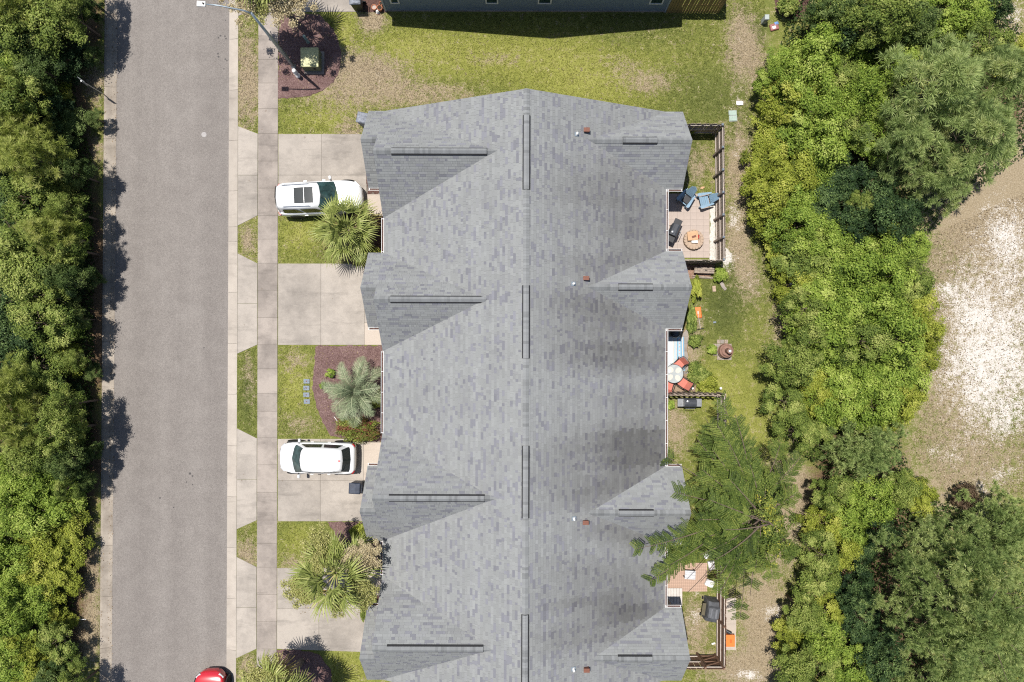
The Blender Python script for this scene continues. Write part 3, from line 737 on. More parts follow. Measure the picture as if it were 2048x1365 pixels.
# ------------------------------------------------------------------ blue-grey neighbour
def neighbour():
    x0, y0 = P(772, 22); x1, _ = P(1330, 24); y1 = y0 + 14; hgt = 3.0; xm = (x0 + x1) / 2; ap = hgt + .42 * (xm - x0)
    r = tag(empty('neighbour_house', (xm, y0, 0)), 'blue grey lap-sided house with white trim and shaded lawn beside it', 'house')
    off = Vector((-xm, -y0, 0))
    s = MB(); nb = 20; bh = hgt / nb
    for k in range(nb):     # lapped boards, each lower edge proud of the one below
        z0, z1 = k * bh, (k + 1) * bh + .01
        s.add([(x0, y0 - .022, z0), (x1, y0 - .022, z0), (x1, y0 - .004, z1), (x0, y0 - .004, z1), (x0, y0 + .02, z0), (x1, y0 + .02, z0)], [(0, 1, 2, 3), (4, 5, 1, 0)])
        s.add([(x0 - .022, y0, z0), (x0 - .022, y1, z0), (x0 - .004, y1, z1), (x0 - .004, y0, z1)], [(3, 2, 1, 0)])
    s.box((xm, (y0 + y1) / 2 + .02, hgt / 2), (x1 - x0 - .02, y1 - y0 - .04, hgt))
    s.add([(x0, y0 + .02, hgt), (x1, y0 + .02, hgt), (xm, y0 + .02, ap - .1)], [(0, 1, 2)])
    s.build('siding', m_blue, r, off)
    for x in (x0, x1): MB().box((x, y0 - .02, hgt / 2), (.10, .07, hgt)).build('corner_trim', M('blue_grey_trim', (.40, .45, .48), .6, var=.05), r, off)
    MB().box((xm, y0 - .012, .02), (x1 - x0, .06, .16)).build('foundation', m_walk, r, off)
    for a, b in ((784, 797), (974, 994), (1078, 1100), (1300, 1322)):
        xa = P(a, 4, .95)[0]; xb = P(b, 4, .95)[0]; xm2, w = (xa + xb) / 2, xb - xa
        f = MB()
        f.box((xm2, y0 - .035, .98), (w + .16, .05, .08)); f.box((xm2, y0 - .035, 2.2), (w + .16, .05, .08))
        for sx in (-1, 1): f.box((xm2 + sx * (w / 2 + .04), y0 - .035, 1.59), (.08, .05, 1.14))
        fo = f.build('window', m_trim, r, off); MB().box((xm2, y0 - .022, 1.59), (w, .02, 1.14)).build('pane', m_glass_green, fo)
    g = MB(); ov = .30
    for sx, xe in ((-1, x0 - ov), (1, x1 + ov)):
        ze = hgt - .42 * ov
        g.add([(xe, y0 - ov, ze), (xe, y1 + ov, ze), (xm, y1 + ov, ap), (xm, y0 - ov, ap), (xe, y0 - ov, ze + .16), (xe, y1 + ov, ze + .16), (xm, y1 + ov, ap + .16), (xm, y0 - ov, ap + .16)],
              [(0, 1, 2, 3), (4, 5, 6, 7), (0, 1, 5, 4), (1, 2, 6, 5), (3, 0, 4, 7)])
    o = g.build('roof', M('neighbour_shingle', (.16, .16, .165), .9, var=.15), r, off)
neighbour()

# ------------------------------------------------------------------ fences
picket_me = {}
def picket(mat, h, w, dog=True):
    key = (mat.name, round(h, 2), round(w, 3))
    if key not in picket_me:
        t = .018; pr = [(-w / 2, 0), (w / 2, 0), (w / 2, h - .04), (w / 4, h), (-w / 4, h), (-w / 2, h - .04)]
        n = 6
        picket_me[key] = MB().add([(x, -t / 2, z) for x, z in pr] + [(x, t / 2, z) for x, z in pr],
            [tuple(range(n)), tuple(range(n, 2 * n))[::-1]] + [(i, n + i, n + (i + 1) % n, (i + 1) % n) for i in range(n)]).mesh('picket', mat)
    return picket_me[key]
def fence_run(root, a, b, inner, h=1.8, mat=None, rail=None, posts=True, pitch=.15, w=.138, cap=True, zig=False, rails=(.28, .95, 1.62), post_step=2.2, ends=(True, True)):
    """a,b: plan points; inner: unit normal towards the yard (rails and posts stand on that side)"""
    O = Vector(root.location); a = Vector((*a, 0)) - O; b = Vector((*b, 0)) - O; a.z = b.z = 0
    d = (b - a); L = d.length; d.normalize(); inn = Vector((*inner, 0)); rz = math.atan2(d.y, d.x); n = int(L / pitch)
    rg = random.Random(int(L * 100))
    for i in range(n):
        p = a + d * ((i + .5) * L / n) - inn * (.045 if not (zig and i % 2) else -.075)
        hh = h + rg.uniform(-.015, .015)
        o = link('picket', picket(mat, h, w), root, (p.x, p.y, .03 + rg.uniform(-.012, .012)), (rg.uniform(-.012, .012), rg.uniform(-.008, .008), rz))
    for z in rails:
        c = (a + b) / 2 + inn * -.012
        MB().box((0, 0, 0), (L, .04, .085)).build('rail', rail or mat, root, (c.x, c.y, z), (0, 0, rz))
    if posts:
        k = max(1, round(L / post_step))
        for i in range(k + 1):
            if (i == 0 and not ends[0]) or (i == k and not ends[1]): continue
            p = a + d * (L * i / k) + inn * .05
            o = MB().box((0, 0, (h + .06) / 2), (.095, .095, h + .06)).build('post', mat, root, (p.x, p.y, 0), (0, 0, rz))
            if cap: MB().box((0, 0, h + .085), (.125, .125, .05), taper=.5).build('post_cap', m_cap, o)
def fence_root(label, loc, cat='fence'): return tag(empty('fence', (*loc, 0)), label, cat)
f1 = fence_root('weathered wooden fence with pale rails around the yard with blue chairs', P(1428, 268))
NE = P(1427.5, 269.5); SE = P(1430, 527)
fence_run(f1, (P(1340, 266)[0], NE[1]), NE, (0, -1), mat=m_wood_old, rail=m_rail, ends=(False, False))
fence_run(f1, NE, SE, (-1, 0), mat=m_wood_old, rail=m_rail, post_step=1.28)
fence_run(f1, SE, (P(1352, 527)[0], SE[1]), (0, 1), mat=m_wood_old, rail=m_rail, ends=(False, False))
f2 = fence_root('weathered shadowbox divider fence between two back yards', P(1340, 785))
c2 = P(1431, 786.5)
fence_run(f2, P(1326, 785.5), c2, (0, 1), mat=m_wood_old, rail=m_wood_old, zig=True, cap=False, ends=(False, True))
fence_run(f2, c2, P(1434, 925), (-1, 0), mat=m_wood_old, rail=m_rail, cap=False, ends=(False, True))
f3 = fence_root('brown stained wooden fence with braced gate by the covered grill', P(1431, 1306))
c3 = P(1430.5, 1308)
fence_run(f3, P(1431.5, 1070), c3, (-1, 0), mat=m_wood_brown, rail=m_rail, cap=False)
fence_run(f3, (P(1350, 1308)[0], c3[1]), (P(1393, 1308)[0], c3[1]), (0, 1), mat=m_wood_brown, rail=m_rail, cap=False, ends=(False, True))
gate = tag(empty('gate', (P(1412, 1308)[0], c3[1], 0)), 'brown wooden yard gate with diagonal brace beside the fence corner', 'gate')
gl = P(1429, 1308)[0] - P(1395, 1308)[0]
for i in range(8):
    link('picket', picket(m_wood_brown, 1.75, .128), gate, (-gl / 2 + (i + .5) * gl / 8, -.045, .05))
for z in (.25, .95, 1.6): MB().box((0, 0, z), (gl, .04, .09)).build('rail', m_rail if z > 1.5 else m_wood_brown, gate)
for sx in (-1, 1): MB().box((sx * (gl / 2 - .05), .02, .92), (.09, .04, 1.45)).build('stile', m_wood_brown, gate)
for z in (.6, 1.28):
    MB().box((0, .022, z), (gl * .96, .035, .085), Matrix.Rotation(math.atan2(.55, gl), 3, 'Y')).build('brace', m_wood_brown, gate)
MB().box((gl / 2 - .02, .03, 1.0), (.12, .03, .05)).build('latch', m_metal, gate)
f4 = fence_root('yellowish plank fence joining the blue grey house', P(1332, 26))
fa = P(1331, 25.5); fb = P(1436, 26.5)
fence_run(f4, fa, fb, (0, 1), mat=m_wood_gold, rail=m_wood_gold, cap=False, pitch=.152, w=.132)
fence_run(f4, fb, (fb[0] + .1, fb[1] + 8), (-1, 0), mat=m_wood_gold, rail=m_wood_gold, cap=False, ends=(False, True))

# ------------------------------------------------------------------ cars
def car(name, label, loc, rz, paint, L=4.8, W=1.94, top=1.72, cowl=.20, rf=.0, rr=-.44, rb=-.485, sunroof=False, belt=1.06, hood=1.04, front_dark=True):
    r = tag(empty(name, loc, rz), label, 'car'); w0 = W / 2
    st = [(-.5, .56, belt - .20), (-.490, .78, belt - .07), (-.465, .92, belt), (-.42, .985, belt + .01), (-.30, 1, belt), (0, 1, belt - .01), (cowl - .02, .995, belt - .01), (cowl + .05, .985, hood),
          (.33, .96, hood - .03), (.40, .91, hood - .08), (.45, .79, hood - .16), (.482, .60, hood - .26), (.5, .34, hood - .38)]
    sec = lambda w, zt: [(0, .27), (.80 * w, .27), (.95 * w, .33), (1.0 * w, .55), (.995 * w, .75), (.975 * w, zt - .10), (.93 * w, zt - .025), (.84 * w, zt), (.45 * w, zt + .022), (0, zt + .03)]
    v, f = [], []; n = None
    for x, k, zt in st:
        h = sec(w0 * k, zt); ring = [(x * L, y, z) for y, z in h] + [(x * L, -y, z) for y, z in h[-2:0:-1]]
        n = len(ring); v += ring
    for i in range(len(st) - 1):
        for k in range(n): f.append((i * n + k, i * n + (k + 1) % n, (i + 1) * n + (k + 1) % n, (i + 1) * n + k))
    f.append(tuple(range(n))); f.append(tuple((len(st) - 1) * n + k for k in range(n))[::-1])
    body = MB().add(v, f).build('body', paint, r, smooth=True)
    bm = bmesh.new(); bm.from_mesh(body.data); bmesh.ops.recalc_face_normals(bm, faces=bm.faces); bm.to_mesh(body.data); bm.free()
    md = body.modifiers.new('subdivision', 'SUBSURF'); md.levels = 1; md.render_levels = 2
    # greenhouse shell: base ring, shoulder ring, roof ring
    zb = belt - .02; zs = top - .09; zt = top - .02
    def ring(xa, xb, wa, wb, z, nose=.05):      # rear x, front x, rear half width, front half width
        xm = (xa + xb) / 2; wm = max(wa, wb) * 1.015
        return [(xa * L, -wa * .78, z), (xa * L + .05, -wa, z), (xm * L, -wm, z), (xb * L - .10, -wb, z), (xb * L, -wb * .72, z), (xb * L + nose, 0, z), (xb * L, wb * .72, z), (xb * L - .10, wb, z), (xm * L, wm, z), (xa * L + .05, wa, z), (xa * L, wa * .78, z), (xa * L - .05, 0, z)]
    r0 = ring(rb, cowl, w0 * .86, w0 * .90, zb, .12); r1 = ring(rr - .008, rf + .02, w0 * .70, w0 * .74, zs, .07); r2 = ring(rr + .01, rf - .005, w0 * .64, w0 * .68, zt, .06)
    ctr = [((rr + .10) * L, 0, top), ((rf - .12) * L, 0, top)]
    g = MB(); vv = r0 + r1 + r2; ff = []
    for a in (0, 12):
        for k in range(12): ff.append((a + k, a + (k + 1) % 12, a + 12 + (k + 1) % 12, a + 12 + k))
    inner = [(x * .8 + (rr + rf) / 2 * L * .2, y * .72, top) for x, y, z in r2]
    vv = vv + inner
    for k in range(12): ff.append((24 + k, 24 + (k + 1) % 12, 36 + (k + 1) % 12, 36 + k))
    ff.append(tuple(range(36, 48)))
    sh_ = g.add(vv, ff).build('roof_panel', paint, r, smooth=True)
    bm = bmesh.new(); bm.from_mesh(sh_.data); bmesh.ops.recalc_face_normals(bm, faces=bm.faces); bm.to_mesh(sh_.data); bm.free()
    md = sh_.modifiers.new('subdivision', 'SUBSURF'); md.levels = 1; md.render_levels = 1
    # glass laid 12 mm proud of the shell
    def pane(nm, pts, mat, off, rows=1):
        q = [Vector(p) + Vector(off) for p in pts]; m = MB()
        k = len(q) // 2; m.add(q, [(i, i + 1, 2 * k - 2 - i, 2 * k - 1 - i) for i in range(k - 1)])
        return m.build(nm, mat, r, smooth=True)
    def lp(a, b, t): return Vector(a).lerp(Vector(b), t)
    # windscreen: indices 4,5,6 plus ends 3,7
    bot = [lp(r0[i], r1[i], .05) for i in (3, 4, 5, 6, 7)]; tp = [lp(r0[i], r1[i], .97) for i in (7, 6, 5, 4, 3)]
    for q in (bot, tp):
        for p in q: p.y *= .97
    pane('windscreen', bot + tp, m_glass_green, (.03, 0, .018))
    bot = [lp(r0[i], r1[i], .12) for i in (9, 10, 11, 0, 1)]; tp = [lp(r0[i], r1[i], .95) for i in (1, 0, 11, 10, 9)]
    for q in (bot, tp):
        for p in q: p.y *= .93
    pane('rear_window', bot + tp, m_glass_dark, (-.03, 0, .018))
    for sg, idx in ((-1, (1, 2, 3)), (1, (9, 8, 7))):
        a, b, c = idx
        for t0, t1 in ((.10, .46), (.50, .92)):
            def pt(t, u):
                base = lp(r0[a], r0[b], t * 2) if t < .5 else lp(r0[b], r0[c], t * 2 - 1)
                up = lp(r1[a], r1[b], t * 2) if t < .5 else lp(r1[b], r1[c], t * 2 - 1)
                return lp(base, up, u)
            pane('side_window', [pt(t0, .14), pt((t0 + t1) / 2, .14), pt(t1, .14), pt(t1 - .02, .88), pt((t0 + t1) / 2, .88), pt(t0 + .02, .88)], m_glass_dark, (0, sg * .022, .012))
    if sunroof:
        xa, xb = (rf - .255) * L, (rf - .035) * L; yw = w0 * .46
        for k in (0, 1):
            a_, b_ = xa + (xb - xa) * (k * .53), xa + (xb - xa) * (.51 if k == 0 else 1)
            MB().box(((a_ + b_) / 2, 0, top + .006), (b_ - a_, yw * 2, .012)).build('sunroof', m_glass_dark, r, bevel=.005)
    else:
        MB().box(((rr + .10) * L, 0, top + .03), (.12, .03, .05), taper=.5).build('antenna_fin', m_black, r)
        MB().box(((rr + .012) * L, 0, top - .0), (.09, .07, .03)).build('brake_light', m_orange if False else M('brake_light_red', (.7, .03, .03), .3), r)
    for sg in (-1, 1):
        y = sg * w0 * .62; a_, b_ = (rr + .07) * L, (rf - .07) * L
        rail_ = MB().tube([(a_, y, top - .03), (a_ + .08, y, top + .035), (b_ - .08, y * 1.03, top + .035), (b_, y * 1.03, top - .03)], .018, 6).build('roof_rail', m_metal if sunroof else m_car_white, r)
        # mirrors
        mm = MB().box((cowl * L - .30, sg * (w0 + .10), belt + .03), (.16, .24, .17), taper=.8).build('mirror', paint, r, bevel=.04)
        MB().box((cowl * L - .26, sg * (w0 - .02), belt - .02), (.06, .12, .05)).build('mirror_arm', m_black, mm)
        # lamps
        MB().box((.440 * L, sg * w0 * .70, hood - .24), (.16, .34, .10), Matrix.Rotation(sg * .75, 3, 'Z')).build('headlight', m_lamp_clear, r, bevel=.03)
        MB().box((-.474 * L, sg * w0 * .83, belt - .20), (.10, .22, .18), Matrix.Rotation(-sg * .6, 3, 'Z')).build('taillight', m_lamp_red, r, bevel=.03)
        for xx in (.315, -.30):
            wh = empty('wheel', (xx * L, sg * (w0 - .10), .355), 0, r)
            ty = MB().lathe([(.23, -.11), (.33, -.115), (.355, -.08), (.355, .08), (.33, .115), (.23, .11)], 22).build('tyre', m_black, wh, (0, 0, 0), (R(90), 0, 0), smooth=True)
            MB().lathe([(.05, -.10), (.23, -.105), (.235, .1), (.05, .105)], 14).build('rim', m_rim, wh, (0, 0, 0), (R(90), 0, 0))
            MB().lathe([(.42, -.03), (.44, .0), (.42, .03), (.36, .03), (.36, -.03), (.42, -.03)], 22, cap=False).build('wheel_arch', m_dark, r, (xx * L, sg * (w0 - .015), .40), (R(90), 0, 0))
        for xx in (-.16, .06): MB().box((xx * L, sg * (w0 + .012), belt - .14), (.18, .03, .03)).build('door_handle', paint, r)
    MB().box((.47 * L, 0, hood - .36), (.12, w0 * .95, .16)).build('grille', m_dark, r, bevel=.02)
    MB().box((.475 * L, 0, .40), (.16, w0 * .95, .16)).build('front_bumper', m_dark, r, bevel=.03)
    MB().box((-.485 * L, 0, .46), (.14, w0 * 1.35, .28)).build('rear_bumper', m_dark, r, bevel=.04)
    MB().box((0, 0, .30), (L * .86, W * .90, .14)).build('underbody', m_black, r)
    for sg in (-1, 1): MB().tube([((cowl + .012) * L, sg * .1, belt + .05), ((cowl - .06) * L, sg * .55, belt + .22)], .012, 5).build('wiper', m_black, r)
    return r
cx, cy = P(638.5, 391, 1.0)
car('parked_car', 'white sport utility car with dark panoramic sunroof beside the broad fan palm', (cx, cy - .12, .02), R(3.0), m_car_white, L=4.86, W=1.94, top=1.74, cowl=.205, rf=.005, rr=-.455, rb=-.482, sunroof=True)
cx, cy = P(632.5, 917.5, 1.0)
car('parked_car', 'white hatchback car with plain white roof beside the navy wheeled bin', (cx, cy, .02), R(179.2), m_car_white, L=4.42, W=1.84, top=1.66, cowl=.285, rf=.135, rr=-.345, rb=-.44, belt=1.0, hood=.98)
cx, cy = P(424, 1338, .5)
car('parked_car', 'red car parked on the street against the kerb', (cx, cy - 2.28, ZR), R(90.5), m_car_red, L=4.5, W=1.84, top=1.66, cowl=.22, rf=.06, rr=-.42, rb=-.47)

# ------------------------------------------------------------------ street furniture and utility boxes
def street_lamp():
    b = P3(588, 134); el = P3(497, 34, 6.55); hd = P3(411, 8, 7.25)
    r = tag(empty('street_lamp', (b.x, b.y, 0)), 'tall grey street lamp reaching over the street beside the transformer', 'street lamp')
    MB().lathe([(.16, 0), (.16, .06), (.13, .10), (.11, .35)], 14).build('base', m_lamp, r, smooth=True)
    MB().tube([(0, 0, 0), (0, 0, 3), (0, 0, 6.55)], [.12, .095, .06], 14).build('pole', m_lamp, r, smooth=True)
    e = Vector((0, 0, 6.5)); h_ = Vector((hd.x - b.x, hd.y - b.y, 7.2))
    mid1 = e.lerp(h_, .15) + Vector((0, 0, .16)); mid2 = e.lerp(h_, .7) + Vector((0, 0, .15))
    MB().tube([e, mid1, mid2, h_], [.045, .042, .035, .03], 10).build('arm', m_lamp, r, smooth=True)
    d = (h_ - mid2); d.z = 0; a = math.atan2(d.y, d.x)
    lu = MB().box((.22, 0, 0), (.42, .26, .09)).build('luminaire', m_white, r, h_, (0, 0, a), bevel=.025)
    for k in range(3): MB().box((.28, -.075 + k * .075, .05), (.22, .018, .03)).build('cooling_fin', m_metal, lu)
    MB().lathe([(.045, 0), (.045, .06), (.03, .075)], 12).build('photocell', m_dark, lu, (.10, 0, .045))
street_lamp()
def transformer():
    x, y = P(628, 127); r = tag(empty('transformer_box', (x, y, 0)), 'yellow green metal transformer box on a concrete pad', 'transformer')
    MB().box((.05, -.02, .06), (1.16, 1.32, .16)).build('pad', m_walk, r, bevel=.02)
    MB().box((0, 0, .47), (.98, 1.06, .68)).build('cabinet', m_green_box_side, r, bevel=.02)
    lid = MB().box((-.01, .0, .83), (1.04, 1.12, .07)).build('lid', m_green_box, r, bevel=.05, seg=3)
    MB().box((0, -.04, .868), (1.0, .015, .012)).build('seam', m_green_box_side, lid)
    MB().box((.2, -.55, .5), (.10, .03, .16)).build('handle', m_dark, r)
transformer()
def pedestal(px, py, label, mat, h=.75, rr=.11, box=False):
    x, y = P(px, py); r = tag(empty('utility_pedestal', (x, y, 0)), label, 'pedestal')
    if box:
        MB().box((0, 0, h / 2), (.26, .30, h), taper=.92).build('housing', mat, r, bevel=.03)
        MB().box((0, 0, h + .02), (.28, .32, .06), taper=.85).build('cap', mat, r, bevel=.02)
        MB().box((0, -.16, h * .6), (.12, .012, .14)).build('plate', m_metal, r)
    else:
        MB().lathe([(rr * 1.15, 0), (rr * 1.15, .12), (rr, .13), (rr, h - .06), (rr * .8, h)], 16).build('housing', mat, r, smooth=True)
        MB().lathe([(rr * 1.04, h * .55), (rr * 1.04, h * .6)], 16).build('band', m_metal, r)
pedestal(597, 153, 'white round-topped utility pedestal at the foot of the street lamp', m_white, .9, .12)
pedestal(617, 86, 'slim pale green utility pedestal in the palm shade', m_util, .9, .085)
pedestal(1526, 45, 'grey green utility pedestal near the clipped round bush', m_util_grey, .62, box=True)
pedestal(1521, 240, 'grey utility pedestal at the thicket edge near the green lids', m_util_grey, .55, box=True)
for i, (px, py) in enumerate(((1465, 227), (1466, 238))):
    x, y = P(px, py); r = tag(empty('valve_lid', (x, y, 0)), 'flat pale green utility lid set in the dry grass', 'utility lid', 'pair of pale green utility lids')
    MB().box((0, 0, .03), (.42, .27, .06)).build('lid', m_util, r, (0, 0, 0), (0, 0, R(3)), bevel=.03)
    MB().box((0, 0, .0), (.47, .32, .05)).build('rim', m_util_grey, r, (0, 0, 0), (0, 0, R(3)))
x, y = P(1479, 207); r = tag(empty('stepping_stone', (x, y, 0)), 'white flat stone lying alone near the green utility lids', 'stone')
MB().prism([(-.2, -.1), (-.05, -.13), (.2, -.12), (.21, .08), (.08, .13), (-.2, .11)], 0, .05).build('top', m_white, r, bevel=.02)
def sign_post():
    x, y = P(207.5, 189); r = tag(empty('street_sign', (x, y, 0)), 'small grey street sign on a thin post by the wooded kerb', 'sign')
    MB().tube([(0, 0, 0), (0, 0, 2.1)], .026, 8).build('post', m_metal, r)
    MB().box((0, 0, 1.95), (.46, .012, .46), Matrix.Rotation(R(-35), 3, 'Z') @ Matrix.Rotation(R(-14), 3, 'X')).build('plate', m_sign, r)
    MB().box((-.02, -.02, 2.02), (.06, .04, .06)).build('bracket', m_metal, r)
sign_post()

def wheelie_bin(px, py, label, rz, body, lidm, bag=None):
    x, y = P(px, py, .9); r = tag(empty('wheeled_bin', (x, y, .02), rz), label, 'bin')
    b = MB(); b.add([(-.24, -.26, .06), (.26, -.26, .06), (.26, .26, .06), (-.24, .26, .06), (-.31, -.31, .98), (.31, -.31, .98), (.31, .31, .98), (-.31, .31, .98)],
                    [(3, 2, 1, 0), (4, 5, 6, 7), (0, 1, 5, 4), (1, 2, 6, 5), (2, 3, 7, 6), (3, 0, 4, 7)])
    b.build('tub', body, r, bevel=.04)
    l = MB(); l.add([(-.38, -.33, 1.0), (.30, -.33, 1.0), (.30, .33, 1.0), (-.38, .33, 1.0), (-.33, -.28, 1.06), (.02, -.29, 1.10), (.27, -.29, 1.06), (.27, .29, 1.06), (.02, .29, 1.10), (-.33, .28, 1.06)],
            [(3, 2, 1, 0), (4, 5, 8, 9), (5, 6, 7, 8), (0, 1, 6, 5, 4), (1, 2, 7, 6), (2, 3, 9, 8, 7), (3, 0, 4, 9)])
    lo = l.build('lid', lidm, r, bevel=.03)
    MB().tube([(.34, -.2, 1.0), (.37, -.2, .98), (.37, .2, .98), (.34, .2, 1.0)], .018, 8).build('handle', body, r)
    for sg in (-1, 1): MB().lathe([(.13, -.03), (.13, .03)], 14).build('wheel', m_black, r, (.30, sg * .24, .13), (R(90), 0, 0))
    for yy in (-.12, .12): MB().box((.08, yy, 1.095), (.4, .02, .012)).build('lid_rib', lidm, lo)
wheelie_bin(711.5, 976.5, 'navy blue wheeled bin standing on the concrete driveway', R(-3), m_bin, m_bin)
wheelie_bin(727, 238, 'silver lidded bin half under the roof corner by the lawn', R(-12), m_bin_grey, m_bin_grey)
wheelie_bin(712, 1, 'silver lidded dark bin beside the terracotta pots', R(2), m_dark, m_bin_grey)

def pot(px, py, r_, label, plant=False):
    x, y = P(px, py, .25); r = tag(empty('flower_pot', (x, y, 0)), label, 'flower pot', None)
    MB().lathe([(r_ * .65, 0), (r_ * .92, .24), (r_, .25), (r_ * 1.04, .31), (r_ * .88, .31), (r_ * .85, .26), (.02, .25)], 18).build('shell', m_terra, r, smooth=False)
    MB().lathe([(r_ * .84, .2), (r_ * .8, .262), (.02, .27)], 14).build('soil', m_soil if not plant else m_patio, r)
pot(748.5, 15.5, .15, 'terracotta pot filled with pale sand beside the silver lidded bin', True)
pot(759.5, 16.5, .16, 'empty terracotta pot with dark inside next to the house corner')
pot(762, 8, .11, 'small red pot tucked behind the larger terracotta pots')
x, y = P(756, 26); r = tag(empty('garden_ornament', (x, y, 0)), 'small pale garden ornament on the lawn by the terracotta pots', 'ornament')
MB().lathe([(.10, 0), (.12, .05), (.07, .12), (.09, .2), (.03, .27)], 10).build('body', m_white, r); MB().lathe([(.13, 0), (.13, .03)], 10).build('base', m_terra, r)

# stepping stones with a number plate look
for k, (px, py) in enumerate(((613.5, 763), (613, 776.5), (613, 790), (614, 803.5))):
    x, y = P(px, py); r = tag(empty('stepping_stone', (x, y, 0)), 'blue grey square stepping stone with rust centre set in the lawn', 'stepping stone', 'row of four stepping stones in the lawn')
    MB().box((0, 0, .015), (.36, .27, .05)).build('top', m_step, r, bevel=.02)
    for a in range(3): MB().box((-.09 + .09 * a, 0, .042), (.05, .08, .008)).build('inlay', m_brick_red if a == 1 else m_step, r)

# ------------------------------------------------------------------ back yard one: patio, blue chairs, smoker, fire ring
def paver_patio(name, label, x0, y0, x1, y1, nx, ny, mat, z=.03, gap=.25, skew=0):
    r = tag(empty(name), label, kind='structure')
    me = None
    for i in range(nx):
        for j in range(ny):
            a = x0 + (x1 - x0) * i / nx; b = x0 + (x1 - x0) * (i + 1) / nx; c = y0 + (y1 - y0) * j / ny; d = y0 + (y1 - y0) * (j + 1) / ny
            if me is None:
                p, q = P(a + gap, d - gap), P(b - gap, c + gap); me = MB().box((0, 0, 0), (q[0] - p[0], q[1] - p[1], .06)).mesh('paver', mat)
            m_ = P((a + b) / 2, (c + d) / 2); link('paver', me, r, (m_[0], m_[1], z - .03 + random.uniform(-.003, .003)))
    p, q = P(x0, y1), P(x1, y0)
    MB().prism([(p[0], p[1]), (q[0], p[1]), (q[0], q[1]), (p[0], q[1])], -.08, z - .016).build('joint_bed', m_joint if mat != m_patio else m_walk, r)
    return r
paver_patio('patio', 'pinkish paved patio with the blue chairs', 1316, 388, 1419, 516, 8, 10, m_patio, gap=.12)
bed_shape('gravel_bed', [(1420, 412), (1431, 408), (1432, 524), (1420, 522)], m_gravel, 'strip of white gravel between patio and fence')
bed_shape('gravel_bed', [(1440, 500), (1452, 496), (1464, 508), (1462, 524), (1446, 526)], m_gravel, 'scatter of white gravel just outside the fence corner')

def adirondack(px, py, rz, label):
    x, y = P(px, py, .4); r = tag(empty('adirondack_chair', (x, y, .035), rz), label, 'chair')
    # faces +x ; seat slopes back, fan back leaning away
    sl = math.atan(.16)
    for k in range(5): MB().box((.26 - k * .11, 0, .37 - k * .022), (.10, .52, .022), Matrix.Rotation(-sl, 3, 'Y')).build('seat_slat', m_chair_blue, r)
    for k in range(5):
        t = (k - 2); ln = .82 - .05 * abs(t)
        rot = Matrix.Rotation(R(-28), 3, 'Y') @ Matrix.Rotation(R(t * 3.5), 3, 'X')
        c = Vector((-.30, t * .112, .28)) + (rot @ Vector((0, 0, ln / 2)))
        MB().box(c, (.022, .10, ln), rot).build('back_slat', m_chair_blue, r, bevel=.02)
    for sg in (-1, 1):
        MB().add([(.40, sg * .28, .52), (.40, sg * .42, .52), (.30, sg * .46, .52), (-.42, sg * .36, .50), (-.42, sg * .28, .50), (.40, sg * .28, .55), (.40, sg * .42, .55), (.30, sg * .46, .55), (-.42, sg * .36, .53), (-.42, sg * .28, .53)],
                 [(0, 1, 2, 3, 4), (5, 6, 7, 8, 9), (0, 1, 6, 5), (1, 2, 7, 6), (2, 3, 8, 7), (3, 4, 9, 8), (4, 0, 5, 9)]).build('arm', m_chair_blue, r)
        MB().box((.33, sg * .31, .26), (.10, .035, .52)).build('leg', m_chair_blue, r)
        MB().box((-.12, sg * .27, .20), (.95, .03, .12), Matrix.Rotation(R(14), 3, 'Y')).build('leg', m_chair_blue, r)
    return r
adirondack(1371, 398, R(232), 'blue slatted garden chair with a dark cushion on its seat')
adirondack(1410, 401, R(193), 'blue slatted garden chair standing empty against the fence')
x, y = P(1373, 400, .45); r = tag(empty('seat_cushion', (x, y, .43), R(232)), 'dark grey square cushion lying on the blue chair', 'cushion')
MB().box((0, 0, .05), (.42, .42, .09)).build('pad', m_dark, r, bevel=.035, seg=3); MB().box((0, 0, .055), (.44, .44, .012)).build('piping', m_black, r, bevel=.005)

def grill(px, py, rz, label, hood, shelf, scale=1.0, tank=True):
    x, y = P(px, py, .9); r = tag(empty('barbecue_grill', (x, y, .03), rz), label, 'grill'); r.scale = (scale,) * 3
    prof = [(-.28, 0), (-.27, .12), (-.2, .24), (-.08, .30), (.08, .30), (.2, .24), (.27, .12), (.28, 0)]; n = 8
    MB().add([(-.36, a, .85 + b) for a, b in prof] + [(.36, a, .85 + b) for a, b in prof], [tuple(range(n)), tuple(range(n, 2 * n))[::-1]] + [(i, n + i, n + (i + 1) % n, (i + 1) % n) for i in range(n)]).build('hood', hood, r, smooth=False, bevel=.02)
    MB().box((0, 0, .78), (.70, .54, .14)).build('firebox', m_grill, r)
    for sg in (-1, 1): MB().box((sg * .55, 0, .84), (.36, .48, .04)).build('side_shelf', shelf, r, bevel=.015)
    MB().tube([(-.26, -.31, .98), (-.26, -.36, .98), (.26, -.36, .98), (.26, -.31, .98)], .016, 8).build('handle', m_steel, r)
    for sx in (-1, 1):
        for sy in (-1, 1): MB().tube([(sx * .32, sy * .22, .74), (sx * .36, sy * .25, 0)], .02, 6).build('leg', m_dark, r)
    MB().box((0, 0, .22), (.66, .44, .03)).build('lower_shelf', m_dark, r)
    MB().lathe([(.05, 0), (.06, .1), (.08, .11), (.02, .13)], 10).build('chimney', m_steel, r, (-.2, .1, 1.13))
    return r
grill(1349, 461, R(66), 'dark barrel smoker grill on the pinkish patio', m_grill, m_dark, .95)
grill(1380, 806, R(0), 'black gas grill with steel shelf beside the divider fence', m_grill, m_steel, .95)
